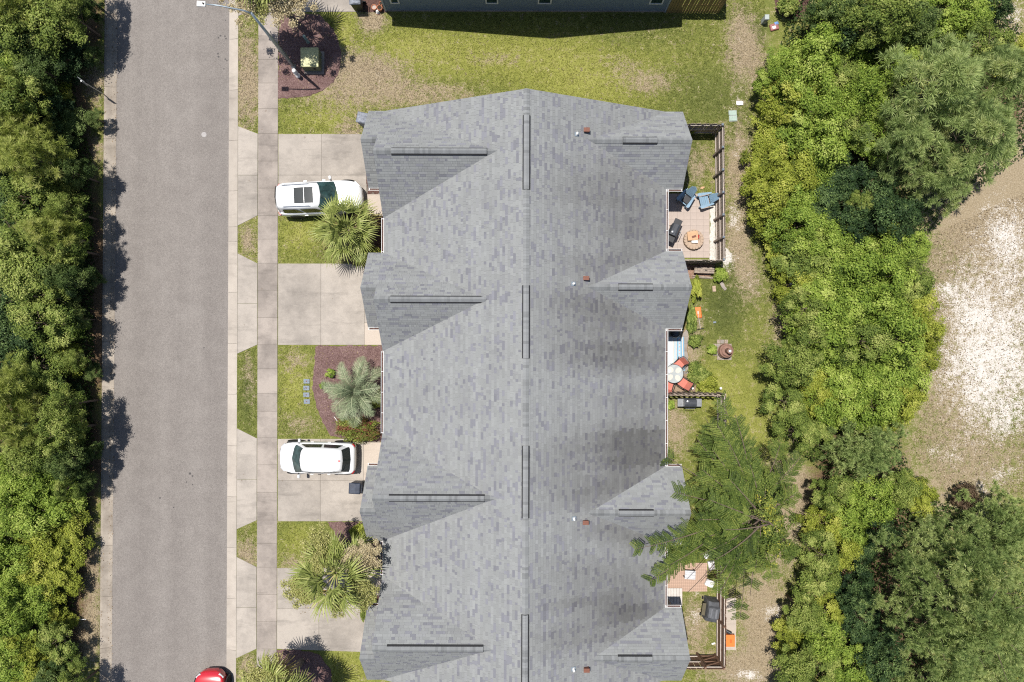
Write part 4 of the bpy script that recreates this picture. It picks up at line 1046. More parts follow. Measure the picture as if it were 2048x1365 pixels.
# fire ring with cardboard box
x, y = P(1385, 481); r = tag(empty('fire_pit', (x, y, .03)), 'round tan stone fire pit on the patio under a cardboard box', 'fire pit')
for k in range(18):
    a = 2 * math.pi * k / 18
    for lv_ in range(2):
        a2 = a + lv_ * math.pi / 18
        MB().box((0, 0, .075), (.17, .175, .14)).build('stone', m_stone, r, (.49 * math.cos(a2), .49 * math.sin(a2), lv_ * .145), (0, 0, a2), bevel=.02)
MB().lathe([(.44, 0), (.44, .24), (.02, .25)], 18).build('grate', m_stone, r)
x, y = P(1386, 473, .5); r = tag(empty('cardboard_box', (x, y, .34), R(4)), 'open tan cardboard box lying on the stone fire pit', 'box')
MB().box((0, .02, .07), (.60, .50, .13)).build('carton', m_card, r); MB().box((-.02, .05, .14), (.58, .48, .008), Matrix.Rotation(R(4), 3, 'Z')).build('flap', m_card, r)
MB().box((.06, -.02, .15), (.25, .12, .008), Matrix.Rotation(R(12), 3, 'Z')).build('print', m_brick_red, r); MB().box((.1, -.30, .05), (.36, .14, .06), Matrix.Rotation(R(-6), 3, 'Z')).build('packing_paper', m_white, r)
MB().box((.33, -.04, .08), (.09, .2, .08)).build('tape', m_lamp_red, r)
x, y = P(1404, 376); tag(MB().prism([(-.15, -.06), (.02, -.09), (.16, .02), (.12, .08), (-.05, .05)], 0, .03).build('dog_toy', m_card, None, (x, y, .01), bevel=.01), 'small tan scrap lying in the grass behind the blue chairs', 'scrap')

# ------------------------------------------------------------------ back yard two
x, y = P(1408, 541, .4); r = tag(empty('garden_bench', (x, y, 0), R(-2)), 'weathered plank bench standing in the fence shadow', 'bench')
for k in range(3): MB().box((0, .12 - k * .12, .45), (1.15, .105, .04)).build('seat_slat', m_wood_old, r)
for k in range(2): MB().box((.02, -.34 - k * .07, .08), (1.2, .05, .04), Matrix.Rotation(R(-3 + 3 * k), 3, 'Z')).build('plank', m_wood_old, r)
for sx in (-1, 1): MB().box((sx * .46, 0, .21), (.09, .34, .43)).build('leg', m_wood_old, r)
MB().box((.1, .0, .475), (.14, .05, .02)).build('handle', m_black, r)
bed_shape('brick_edging', [(1345, 528), (1430, 530), (1420, 556), (1350, 560)], mulch_mat('reddish_soil', (.16, .09, .06), (.30, .19, .14), (.42, .29, .23)), 'reddish bare soil around the plank bench')
x, y = P(1446, 573); r = tag(empty('stepping_stone', (x, y, 0), R(20)), 'flat grey stepping stone in the grass near the plank bench', 'stone')
MB().prism([(-.14, .24), (.08, .26), (.1, -.05), (.16, -.22), (.0, -.28), (-.1, -.05)], 0, .04).build('top', m_walk, r, bevel=.01)
for q, (px, py) in enumerate(((1397, 572), (1428, 578))):
    x, y = P(px, py); r = tag(empty('paver', (x, y, 0), R(5)), ('tan' if q else 'reddish') + ' paver half sunk in the grass by the bench', 'paver')
    MB().box((0, 0, .01), (.2, .34, .05)).build('top', m_brick_paver if not q else m_stone, r, bevel=.01)
# orange scoop shovel with long handle
x, y = P(1395, 625); r = tag(empty('scoop_shovel', (x, y, .02), R(2)), 'orange plastic scoop shovel with long pale handle lying on the lawn', 'shovel')
MB().add([(-.18, .3, .02), (.16, .32, .02), (.17, -.30, .06), (-.16, -.30, .06), (-.20, .3, .07), (.18, .32, .07), (.20, -.32, .13), (-.19, -.32, .13)], [(0, 1, 2, 3), (0, 4, 5, 1)[::-1], (1, 5, 6, 2)[::-1], (2, 6, 7, 3)[::-1], (3, 7, 4, 0)[::-1]]).build('scoop', m_orange, r)
MB().tube([(0, -.05, .10), (.02, -.3, .12), (.12, -.98, .06)], .018, 8).build('handle', m_rail, r)
MB().tube([(-.06, -1.0, .06), (.30, -.96, .06)], .025, 8).build('grip', m_dark, r)
for k in range(2): MB().box((-.02 + k * .05, -.02, .08), (.02, .16, .02)).build('bracket', m_white, r)
# clay chiminea on pavers
x, y = P(1447, 702); r = tag(empty('chiminea', (x, y, 0)), 'brown clay chiminea standing on small pavers in the lawn', 'chiminea')
m_clay = M('brown_clay', (.24, .135, .10), .8, var=.25, scale=5)
MB().lathe([(.2, .10), (.36, .2), (.41, .36), (.38, .55), (.28, .68), (.17, .76)], 24).build('belly', m_clay, r, smooth=True)
for q, zz in ((.405, .30), (.37, .56), (.27, .69)): MB().lathe([(q, zz), (q + .03, zz + .02), (q, zz + .045)], 24).build('ring', m_clay, r)
MB().lathe([(.17, .74), (.13, .85), (.12, 1.12), (.155, 1.16), (.155, 1.20), (.10, 1.20), (.09, .95)], 18).build('chimney', m_clay, r, smooth=True)
MB().lathe([(.085, 1.0), (.08, 1.205), (.02, 1.21)], 12).build('cap', m_lead, r)
for k in range(3): a = k * 2.09; MB().tube([(.3 * math.cos(a), .3 * math.sin(a), 0), (.2 * math.cos(a), .2 * math.sin(a), .2)], .02, 6).build('leg', m_black, r)
for i in range(5):
    for j in range(5):
        if (i, j) in ((0, 0), (4, 4), (0, 4)): continue
        MB().box((-.52 + i * .22 + random.uniform(-.01, .01), -.42 + j * .24, .012), (.20, .22, .05)).build('paver', m_wood_old if (i + j) % 2 else m_walk, r)
# striped rug, drum fan, dining set
rug = tag(empty('outdoor_rug', (0, 0, 0)), 'blue and white striped rug on the patio beside the glass table', 'rug')
m_rug = [M('rug_' + k, c, .9, var=.06) for k, c in (('white', (.55, .60, .62)), ('blue', (.20, .36, .48)), ('cream', (.58, .52, .47)), ('light_blue', (.40, .52, .58)), ('pink', (.58, .30, .28)))]
stripes = [(1318, 1346, 0), (1346, 1348, 2), (1348, 1351, 3), (1351, 1353, 2), (1353, 1356, 1), (1356, 1360, 3), (1360, 1363, 1), (1363, 1365, 2), (1365, 1367.5, 1)]
for a, b, k in stripes:
    pp = [P(a, 674), P(b, 674), P(b + (1.5 if b > 1356 else 0), 742), P(a + (1.5 if a > 1356 else 0), 742)]
    MB().prism(pp, .036, .046).build('stripe', m_rug[k], rug)
for k in range(8): 
    p = P(1358.3, 680 + k * 7); MB().box((p[0], p[1], .048), (.05, .07, .006), Matrix.Rotation(R(45), 3, 'Z')).build('diamond', m_rug[4], rug)
paver_patio('patio', 'small weathered paver patio under the striped rug', 1316, 660, 1376, 770, 5, 8, m_walk, gap=.2)
x, y = P(1349, 667, .5); r = tag(empty('kettle_grill', (x, y, .03)), 'black round kettle grill in the wall shadow by the rug', 'grill')
MB().lathe([(.05, .45), (.22, .52), (.28, .66), (.28, .70), (.22, .84), (.05, .90)], 20).build('bowl', m_grill, r, smooth=True)
for k in range(3): a = k * 2.09 + .4; MB().tube([(.16 * math.cos(a), .16 * math.sin(a), .5), (.27 * math.cos(a), .27 * math.sin(a), 0)], .014, 6).build('leg', m_steel, r)
MB().tube([(-.06, 0, .9), (-.04, 0, .95), (.04, 0, .95), (.06, 0, .9)], .012, 6).build('handle', m_dark, r)
def glass_table():
    x, y = P(1348, 748, .72); r = tag(empty('patio_table', (x, y, .03)), 'round glass topped patio table with pale oval mats', 'table')
    m_top = M('frosted_glass', (.40, .43, .43), .35, var=.2, scale=2)
    MB().lathe([(.52, .70), (.53, .715), (.02, .716)], 32).build('table_top', m_top, r)
    MB().lathe([(.525, .69), (.55, .70), (.55, .73), (.525, .735), (.525, .69)], 32, cap=False).build('rim', m_dark, r)
    for k in range(4):
        a = k * math.pi / 2 + .7
        MB().lathe([(.15, 0), (.15, .008), (.01, .009)], 20).build('placemat', M('placemat', (.56, .54, .48), .8, var=.06), r, (.31 * math.cos(a), .31 * math.sin(a), .72), (0, 0, a)).scale = (1.25, 1.0, 1)
        b = a + .785
        MB().tube([(.42 * math.cos(b), .42 * math.sin(b), 0), (.34 * math.cos(b), .34 * math.sin(b), .4), (.40 * math.cos(b), .40 * math.sin(b), .7)], .018, 6).build('leg', m_dark, r)
    MB().lathe([(.09, .73), (.11, .76), (.10, .765), (.02, .74)], 16).build('plate', m_white, r, (-.29, .17, 0))
glass_table()
def patio_chair(px, py, rz, label):
    x, y = P(px, py, .45); r = tag(empty('patio_chair', (x, y, .03), rz), label, 'chair', None)
    s = MB(); s.add([(.24, -.24, .46), (.24, .24, .46), (-.20, .24, .40), (-.20, -.24, .40)], [(0, 1, 2, 3)]); s.add([(-.20, -.24, .40), (-.20, .24, .40), (-.40, .24, .92), (-.40, -.24, .92)], [(0, 1, 2, 3)])
    s.build('sling_seat', m_coral, r)
    for sg in (-1, 1):
        MB().tube([(.30, sg * .27, 0), (.27, sg * .27, .46), (-.20, sg * .27, .40), (-.42, sg * .27, .95)], .018, 6).build('side_frame', m_dark, r)
        MB().tube([(.25, sg * .29, .44), (.22, sg * .30, .66), (-.30, sg * .29, .64)], .018, 6).build('armrest', m_dark, r)
        MB().tube([(-.15, sg * .27, .42), (-.38, sg * .27, 0)], .018, 6).build('leg', m_dark, r)
    MB().tube([(-.42, -.27, .95), (-.44, 0, .98), (-.42, .27, .95)], .018, 6).build('top_rail', m_dark, r)
patio_chair(1358, 729, R(222), 'coral sling patio chair between the striped rug and the glass table')
patio_chair(1366, 766, R(146), 'coral sling patio chair between glass table and flower bed')
patio_chair(1337, 772, R(75), 'coral sling patio chair mostly tucked under the gutter edge')
bed_shape('bare_soil', [(1336, 755), (1378, 745), (1392, 770), (1390, 784), (1336, 784)], mulch_mat('tan_soil', (.16, .11, .07), (.29, .21, .145), (.42, .33, .25)), 'bare tan soil around the patio chairs')
for k, (px, py) in enumerate(((1384.5, 735), (1385, 756), (1381, 776), (1437, 776))):
    x, y = P(px, py); r = tag(empty('solar_light', (x, y, 0)), 'small white stake light among the back yard shrubs', 'garden light', 'white stake lights around the shrub bed')
    MB().tube([(0, 0, 0), (0, 0, .4)], .01, 6).build('stake', m_metal, r); MB().lathe([(.03, .38), (.075, .43), (.07, .46), (.02, .48)], 12).build('head', m_white, r)
# low pale brick edging scraps
for k, (px, py, a) in enumerate(((1366, 668, 60), (1376, 700, 95), (1378, 722, 80), (1400, 725, 40), (1372, 650, 70))):
    x, y = P(px, py); tag(MB().tube([(-.3, 0, .03), (0, .06, .04), (.3, 0, .03)], .025, 6).build('bamboo_stake', m_wood_gold, None, (x, y, 0), (0, 0, R(a))), 'loose yellow stake lying beside the rug', 'stake', 'loose stakes beside the rug')

# ------------------------------------------------------------------ back yard four: brick patio, table, covered grill, box
bp = paver_patio('patio', 'red brick patio by the white boarded step', 1318, 1126, 1414, 1183, 24, 9, m_brick_paver, gap=.10)
def side_table(px, py, label, w=.62, d=.5, mat=m_lead, h=.5):
    x, y = P(px, py, h); r = tag(empty('side_table', (x, y, .03), R(-3)), label, 'table')
    MB().box((0, 0, h), (w, d, .035)).build('table_top', mat, r, bevel=.01)
    for sx in (-1, 1):
        for sy in (-1, 1): MB().box((sx * (w / 2 - .04), sy * (d / 2 - .04), h / 2), (.04, .04, h)).build('leg', m_dark, r)
    for k in range(3): MB().box((0, -d / 3 + k * d / 3, h + .022), (w * .96, .012, .008)).build('groove', m_steel, r)
side_table(1380, 1150, 'grey rectangular side table on the red brick patio')
side_table(1346, 1124, 'pale small table beside the white gutter', .44, .4, m_util, .45)
st = tag(empty('wooden_step', (*P(1347, 1192), 0)), 'whitewashed board landing half in shade beside the brick patio', 'step')
for k in range(6): MB().box((-.44 + k * .165, 0, .14), (.15, 1.0, .04)).build('board', m_slat_white, st)
MB().box((0, 0, .06), (.98, .96, .11)).build('frame', m_wood_old, st)
def covered_grill():
    x, y = P(1424, 1222, .7); r = tag(empty('covered_grill', (x, y, .0), R(82)), 'bulky grill under a dark grey cover beside the brown fence', 'grill')
    pr = [(-.62, .0), (-.60, .75), (-.36, .92), (-.30, 1.08), (.28, 1.10), (.36, .94), (.56, .80), (.60, .0)]
    v, f = [], []
    ys = (-.34, -.30, .0, .30, .34); sc = (.86, 1, 1.03, 1, .86)
    for yy, s_ in zip(ys, sc):
        for (a, b) in pr: v.append((a * (.96 + .04 * s_) + random.uniform(-.02, .02), yy, b * s_ + random.uniform(-.015, .015) * (b > 0)))
    n = len(pr)
    for i in range(4):
        for k in range(n - 1): f.append((i * n + k, i * n + k + 1, (i + 1) * n + k + 1, (i + 1) * n + k))
    f.append(tuple(range(n))); f.append(tuple(range(4 * n, 5 * n))[::-1])
    o = MB().add(v, f).build('cover', m_cover, r)
    bm = bmesh.new(); bm.from_mesh(o.data); bmesh.ops.recalc_face_normals(bm, faces=bm.faces); bm.to_mesh(o.data); bm.free()
    MB().box((.0, .46, .62), (.7, .2, .03)).build('shelf', M('olive_shelf', (.10, .085, .05), .7), r)
    for sx in (-1, 1): MB().lathe([(.09, -.03), (.09, .03)], 12).build('wheel', m_black, r, (sx * .48, .44, .09), (R(90), 0, 0))
    MB().box((-.02, 0, 1.1), (.5, .36, .02)).build('cover_panel', M('cover_light_panel', (.14, .145, .16), .6, var=.2), r)
covered_grill()
paver_patio('walkway', 'narrow concrete slab walk outside the brown fence', 1449, 1196, 1472, 1300, 1, 4, m_pale, gap=.2)
x, y = P(1459, 1281, .3); r = tag(empty('storage_bin', (x, y, .03)), 'orange topped storage tote on the narrow concrete walk', 'box')
MB().box((0, 0, .16), (.50, .62, .30), taper=1.06).build('tub', m_orange, r, bevel=.03); MB().box((0, 0, .325), (.58, .70, .05)).build('lid', m_orange, r, bevel=.05, seg=3)
MB().box((.06, -.02, .352), (.12, .2, .006)).build('emblem', M('orange_dark', (.62, .12, .02), .5), r)
x, y = P(1455, 1264, .2); r = tag(empty('dustpan', (x, y, .04), R(-25)), 'dark folded tool lying beside the orange storage tote', 'tool')
MB().box((0, 0, .1), (.5, .18, .16)).build('pan', m_dark, r, bevel=.02); MB().tube([(-.3, .06, .2), (.3, .0, .2)], .015, 6).build('handle', m_metal, r)
tag(MB().box((0, 0, .03), (.22, .10, .05)).build('white_cup', m_white, None, (*P(1426.5, 1287), 0), (0, 0, R(15)), bevel=.02), 'small white cup lying inside the brown fence', 'cup')
for k, (px, py, w, h_, a) in enumerate(((1417, 1110, .55, .35, 30), (1424, 1132, .4, .5, 10), (1420, 1168, .5, .4, -25), (1440, 1152, .3, .18, 10))):
    x, y = P(px, py, .25)
    m = MB().box((0, 0, .15), (w, h_, .22)).box((w * .2, h_ * .1, .3), (w * .4, h_ * .5, .12), Matrix.Rotation(.4, 3, 'Z')).build('garden_tub', m_white if k < 3 else m_rug[2], None, (x, y, 0), (0, 0, R(a)), bevel=.04)
    tag(m, 'white plastic tub standing under the feathery tree', 'tub', 'white tubs under the feathery tree')
# bag by the clipped bush, litter
x, y = P(1549, 54, .1); r = tag(empty('soil_bag', (x, y, 0), R(15)), 'red and blue printed soil bag lying at the thicket edge', 'bag')
MB().box((0, 0, .07), (.55, .42, .12), taper=.85).build('sack', M('bag_red', (.30, .12, .11), .5, var=.4, scale=9), r, bevel=.05, seg=3)
MB().box((.16, .16, .11), (.26, .2, .05), taper=.8).build('fold', M('bag_blue', (.12, .24, .50), .5, var=.3), r, bevel=.02); MB().box((-.05, -.04, .135), (.2, .16, .012)).build('print', m_white, r)
tag(MB().box((0, 0, .1), (.2, .22, .18), taper=.7).build('litter_bag', m_white, None, (*P(1581, 569), 0), (0, 0, .5), bevel=.05), 'crumpled white bag caught at the thicket edge', 'bag')
tag(MB().box((0, 0, .03), (.2, .12, .05), taper=.8).build('litter_scrap', m_cap, None, (*P(1429, 645), 0), (0, 0, .2), bevel=.02), 'small blue grey scrap lying on the lawn near the shovel', 'scrap')
tag(MB().tube([(-.28, 0, .03), (.28, .03, .03)], .025, 6).build('white_stick', m_white, None, (*P(163, 1239), 0), (0, 0, R(-5))), 'short white stick lying on the verge by the woods', 'stick')
x, y = P(672, 838); tag(MB().tube([(-.1, .13, .05), (.1, -.13, .05)], .018, 6).build('plant_label', m_white, None, (x, y, 0)), 'white plant stake lying on the mulch beside the red-tipped shrub', 'stake')

# ------------------------------------------------------------------ vegetation generators (numpy)
def unit(v): return v / np.maximum(np.linalg.norm(v, axis=-1, keepdims=True), 1e-6)
def leaf_quads(g, pos, nrm, size, aspect=.55, fold=.0):
    n = len(pos); a = unit(np.cross(nrm, g.normal(size=(n, 3)))); b = np.cross(nrm, a)
    s = size * g.uniform(.65, 1.35, (n, 1))
    return np.stack([pos - a * s * .5, pos + b * s * aspect * .5 - nrm * s * .08, pos + a * s * .5 - nrm * s * .12, pos - b * s * aspect * .5 - nrm * s * .08], 1)
def crown_mesh(name, seed, mat, Rr, Hh, base, lobes, clumps, leaves, size, lobe_r=.45, up=.75, flat=.8):
    """leafy crown: lobes on an ellipsoid, twigs' leaf clumps on each lobe"""
    g = np.random.default_rng(seed)
    d = unit(g.normal(size=(lobes, 3))); d[:, 2] = np.abs(d[:, 2]) * 1.1 - .25; d = unit(d)
    rad = g.uniform(.42, 1.12, (lobes, 1)) ** .6
    lc = d * rad * np.array([Rr * (1 - lobe_r * .6), Rr * (1 - lobe_r * .6), Hh * .5]); lc[:, 2] += base + Hh * .5
    lr = Rr * lobe_r * g.uniform(.5, 1.3, (lobes, 1)); lt = g.normal(0, .17, (lobes, 1))
    cd = unit(g.normal(size=(lobes, clumps, 3))); cd[..., 2] = np.where(cd[..., 2] < -.2, -cd[..., 2], cd[..., 2])
    cc = lc[:, None, :] + cd * lr[:, None, :] * np.array([1, 1, flat]) * g.uniform(.55, 1.05, (lobes, clumps, 1))
    ct = lt[:, None, :] + g.normal(0, .07, (lobes, clumps, 1))
    cr = lr[:, None, :] * .24
    ld = g.normal(size=(lobes, clumps, leaves, 3))
    lp = cc[:, :, None, :] + ld * cr[:, :, None, :] * np.array([1, 1, .7])
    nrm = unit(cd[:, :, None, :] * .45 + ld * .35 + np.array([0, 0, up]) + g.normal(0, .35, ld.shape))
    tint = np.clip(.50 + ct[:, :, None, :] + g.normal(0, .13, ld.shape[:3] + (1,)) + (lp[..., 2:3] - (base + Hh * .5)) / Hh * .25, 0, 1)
    lp = lp.reshape(-1, 3); keep = lp[:, 2] > .05
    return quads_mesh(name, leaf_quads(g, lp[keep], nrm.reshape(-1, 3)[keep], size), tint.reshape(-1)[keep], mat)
def needle_tufts(g, pos, dirs, length, n, width=.02, spread=1.3):
    k = len(pos); d = dirs[:, None, :] + g.normal(0, .42 * spread, (k, n, 3)); d = unit(d)
    L = length * g.uniform(.7, 1.1, (k, n, 1)); base = pos[:, None, :] + d * .02
    tip = base + d * L - np.array([0, 0, 1]) * L * .12
    sd = unit(np.cross(d, g.normal(size=d.shape))) * width
    mid = base + d * L * .45
    return np.stack([base, mid + sd, tip, mid - sd], 2).reshape(-1, 4, 3)
def pine_mesh(name, seed, mat, Rr, Hh, base, nb, tufts, nlen, nn, lump=.3, width=.02):
    g = np.random.default_rng(seed); pos, dr, ti = [], [], []
    for i in range(nb):          # branches: a fan of tufts towards each branch end
        t = (i + .5) / nb; z = base + Hh * t; r = Rr * (1.0 - t ** 1.7) ** .6 * g.uniform(.75, 1.08); a = i * 2.399 + g.normal(0, .2)
        ax = np.array([math.cos(a), math.sin(a), .28]); bt = g.normal(0, .09)
        per = 6; plumes = max(1, round(tufts / per))
        for k in range(plumes):
            if g.random() < .22: continue
            u = (.30 + .70 * (k + .6) / plumes) * g.uniform(.92, 1.06); side_ = np.array([-ax[1], ax[0], 0]) * g.normal(0, .10) * r * u
            ctr = np.array([0, 0, z]) + ax * r * u + side_ + np.array([0, 0, g.normal(0, .16)]); pt = bt + g.normal(0, .13)
            for j in range(per):
                off = g.normal(0, 1, 3) * np.array([1, 1, .55]) * lump * .55
                pos.append(ctr + off); dr.append(unit(ax * .30 + np.array([0, 0, 1.25]) + off / lump * .6)); ti.append(pt)
    pos = np.array(pos); dr = np.array(dr)
    V = needle_tufts(g, pos, dr, nlen, nn, width)
    tint = np.clip(np.repeat(.56 + np.array(ti) + g.normal(0, .09, len(pos)), nn) + g.normal(0, .12, len(V)), 0, 1)
    return quads_mesh(name, V, tint, mat)
def trunk_mesh(name, h, r0, r1, limbs, seed, mat, spread=.8, lean=0.0):
    rg = random.Random(seed); m = MB(); pts = [(lean * t * t + rg.uniform(-.04, .04) * h * .1, rg.uniform(-.04, .04) * h * .1, h * t) for t in (0, .25, .5, .75, 1)]
    m.tube(pts, [r0, r0 * .85, (r0 + r1) / 2, r1 * 1.2, r1], 8)
    for i in range(limbs):
        t = rg.uniform(.35, .9); p = Vector(pts[int(t * 4)]).lerp(Vector(pts[min(4, int(t * 4) + 1)]), t * 4 % 1); a = i * 2.4 + rg.random()
        e = p + Vector((math.cos(a), math.sin(a), rg.uniform(.3, .9))) * spread * (1.15 - t * .5); q = p.lerp(e, .5) + Vector((0, 0, .08))
        m.tube([p, q, e], [r1 * .8, r1 * .5, r1 * .2], 5)
    return m.mesh(name, mat, smooth=True)

SPEC = {}
def species(key, crowns, trunk, name): SPEC[key] = (crowns, trunk, name)
species('vine', [crown_mesh('crown_vine', s, L_vine, 1.75, 3.0, .1, 30, 13, 36, .115, .30, .55) for s in (1, 2, 3)], trunk_mesh('trunk_vine', 2.2, .07, .03, 9, 3, m_bark, .9), 'vine_shrub')
species('yellow', [crown_mesh('crown_yellow', s, L_yellow, 1.6, 2.8, .1, 27, 13, 34, .11, .28, .55) for s in (4, 5)], trunk_mesh('trunk_yellow', 2.0, .07, .03, 9, 4, m_bark, .9), 'leafy_shrub')
species('green', [crown_mesh('crown_green', s, L_green, 1.8, 3.6, 1.6, 27, 14, 32, .125, .30, .55) for s in (6, 7, 8)], trunk_mesh('trunk_green', 4.4, .13, .04, 12, 5, m_bark, 1.2), 'broadleaf_tree')
species('dark', [crown_mesh('crown_dark', s, L_dark, 1.8, 3.6, .8, 29, 14, 34, .115, .28, .55) for s in (9, 10)], trunk_mesh('trunk_dark', 3.6, .12, .04, 12, 6, m_bark, 1.1), 'dark_evergreen')
species('deep', [crown_mesh('crown_shade_coloured', s, L_shade, 1.8, 2.9, .3, 26, 14, 32, .12, .27, .5) for s in (19, 20)], trunk_mesh('trunk_deep', 2.6, .11, .04, 12, 16, m_bark, 1.1), 'dark_evergreen')  # evergreens whose leaf colour carries the shade between taller crowns
species('pine', [pine_mesh('crown_pine', s, L_pine, 2.5, 3.8, 2.2, 38, 15, .44, 54, .30, .013) for s in (11, 12)], trunk_mesh('trunk_pine', 5.9, .16, .03, 16, 7, m_bark, 1.7), 'pine_tree')
species('brightpine', [pine_mesh('crown_brightpine', s, L_pine_bright, 1.9, 3.2, 3.2, 34, 12, .40, 46, .34, .0125) for s in (13, 14)], trunk_mesh('trunk_brightpine', 6.3, .15, .03, 14, 8, m_bark, 1.3), 'pine_tree')
species('densepine', [pine_mesh('crown_densepine', s, L_pine_dense, 5.3, 5.2, 2.0, 62, 48, .29, 42, .36, .014) for s in (15,)], trunk_mesh('trunk_densepine', 6.8, .24, .04, 26, 9, m_bark, 3.4), 'pine_tree')
species('smallpine', [pine_mesh('crown_smallpine', s, L_pine_dense, 2.5, 3.0, 1.0, 36, 24, .26, 42, .30, .013) for s in (17,)], trunk_mesh('trunk_smallpine', 3.8, .12, .03, 12, 10, m_bark, 1.6), 'pine_tree')
rgv = random.Random(21)
ztop = {'deep': 3.1, 'vine': 3.1, 'yellow': 2.9, 'green': 5.2, 'dark': 4.4, 'pine': 5.6, 'brightpine': 6.2, 'densepine': 6.2, 'smallpine': 3.6}
zvis = {'deep': 2.2, 'vine': 2.3, 'yellow': 2.1, 'green': 4.2, 'dark': 3.4, 'pine': 4.6, 'brightpine': 5.2, 'densepine': 4.6, 'smallpine': 2.8}
def plant(key, px, py, s, label, cat, group=None, sz=None, rz=None):
    """px,py: where the middle of the crown shows in the photo"""
    crowns, trunk, name = SPEC[key]; sz = sz or s
    x, y = P(px, py, zvis[key] * sz); r = tag(empty(name, (x, y, 0), rz if rz is not None else rgv.uniform(0, 6.28)), label, cat, group)
    r.scale = (s * rgv.uniform(.88, 1.12), s * rgv.uniform(.88, 1.12), sz)
    link('crown', rgv.choice(crowns), r); link('trunk', trunk, r)
    return r

# the thicket behind the yards: crown centres read from the photograph
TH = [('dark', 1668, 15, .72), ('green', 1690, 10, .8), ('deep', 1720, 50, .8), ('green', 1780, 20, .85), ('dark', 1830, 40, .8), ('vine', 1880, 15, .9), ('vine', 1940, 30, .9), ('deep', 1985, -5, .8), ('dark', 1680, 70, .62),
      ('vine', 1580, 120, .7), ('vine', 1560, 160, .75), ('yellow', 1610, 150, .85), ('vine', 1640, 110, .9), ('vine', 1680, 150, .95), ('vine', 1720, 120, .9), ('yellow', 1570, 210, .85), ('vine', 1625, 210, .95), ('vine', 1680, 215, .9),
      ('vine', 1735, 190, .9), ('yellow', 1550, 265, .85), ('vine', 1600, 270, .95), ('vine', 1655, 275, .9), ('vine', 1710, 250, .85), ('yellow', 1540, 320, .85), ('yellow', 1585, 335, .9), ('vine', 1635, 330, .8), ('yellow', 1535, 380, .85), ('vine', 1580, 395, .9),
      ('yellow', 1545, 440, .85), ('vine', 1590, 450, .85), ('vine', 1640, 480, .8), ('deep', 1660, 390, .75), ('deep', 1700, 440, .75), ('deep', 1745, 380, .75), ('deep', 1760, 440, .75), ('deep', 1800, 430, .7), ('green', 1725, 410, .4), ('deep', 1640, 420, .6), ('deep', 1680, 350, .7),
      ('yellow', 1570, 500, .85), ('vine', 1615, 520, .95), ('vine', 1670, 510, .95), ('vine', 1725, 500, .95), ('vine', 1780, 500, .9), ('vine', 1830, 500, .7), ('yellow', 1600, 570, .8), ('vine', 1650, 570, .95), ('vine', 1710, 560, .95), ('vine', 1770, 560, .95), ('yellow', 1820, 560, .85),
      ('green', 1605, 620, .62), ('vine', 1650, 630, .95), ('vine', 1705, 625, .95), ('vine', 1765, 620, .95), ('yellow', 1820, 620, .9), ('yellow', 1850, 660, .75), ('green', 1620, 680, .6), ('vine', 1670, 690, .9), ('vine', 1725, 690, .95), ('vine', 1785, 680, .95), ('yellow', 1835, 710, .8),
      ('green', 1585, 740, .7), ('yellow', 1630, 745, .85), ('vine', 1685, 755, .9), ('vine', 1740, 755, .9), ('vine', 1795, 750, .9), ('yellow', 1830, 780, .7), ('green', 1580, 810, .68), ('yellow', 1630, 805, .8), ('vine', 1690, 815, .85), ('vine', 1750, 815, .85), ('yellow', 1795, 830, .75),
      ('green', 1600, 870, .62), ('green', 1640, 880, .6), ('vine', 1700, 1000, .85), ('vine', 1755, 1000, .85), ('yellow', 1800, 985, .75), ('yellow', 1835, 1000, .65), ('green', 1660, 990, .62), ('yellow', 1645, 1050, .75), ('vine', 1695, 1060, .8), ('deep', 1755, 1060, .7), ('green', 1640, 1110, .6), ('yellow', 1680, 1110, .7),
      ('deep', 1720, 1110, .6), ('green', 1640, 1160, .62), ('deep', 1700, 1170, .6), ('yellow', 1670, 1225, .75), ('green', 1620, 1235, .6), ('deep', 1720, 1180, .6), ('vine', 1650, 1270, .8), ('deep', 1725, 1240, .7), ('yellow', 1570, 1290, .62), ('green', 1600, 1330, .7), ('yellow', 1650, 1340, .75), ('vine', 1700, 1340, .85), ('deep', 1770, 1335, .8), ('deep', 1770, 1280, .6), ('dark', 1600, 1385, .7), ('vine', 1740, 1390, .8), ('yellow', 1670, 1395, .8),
      ('vine', 1800, 130, .8), ('vine', 1760, 260, .8), ('yellow', 1990, 80, .75), ('yellow', 2040, 110, .7)]
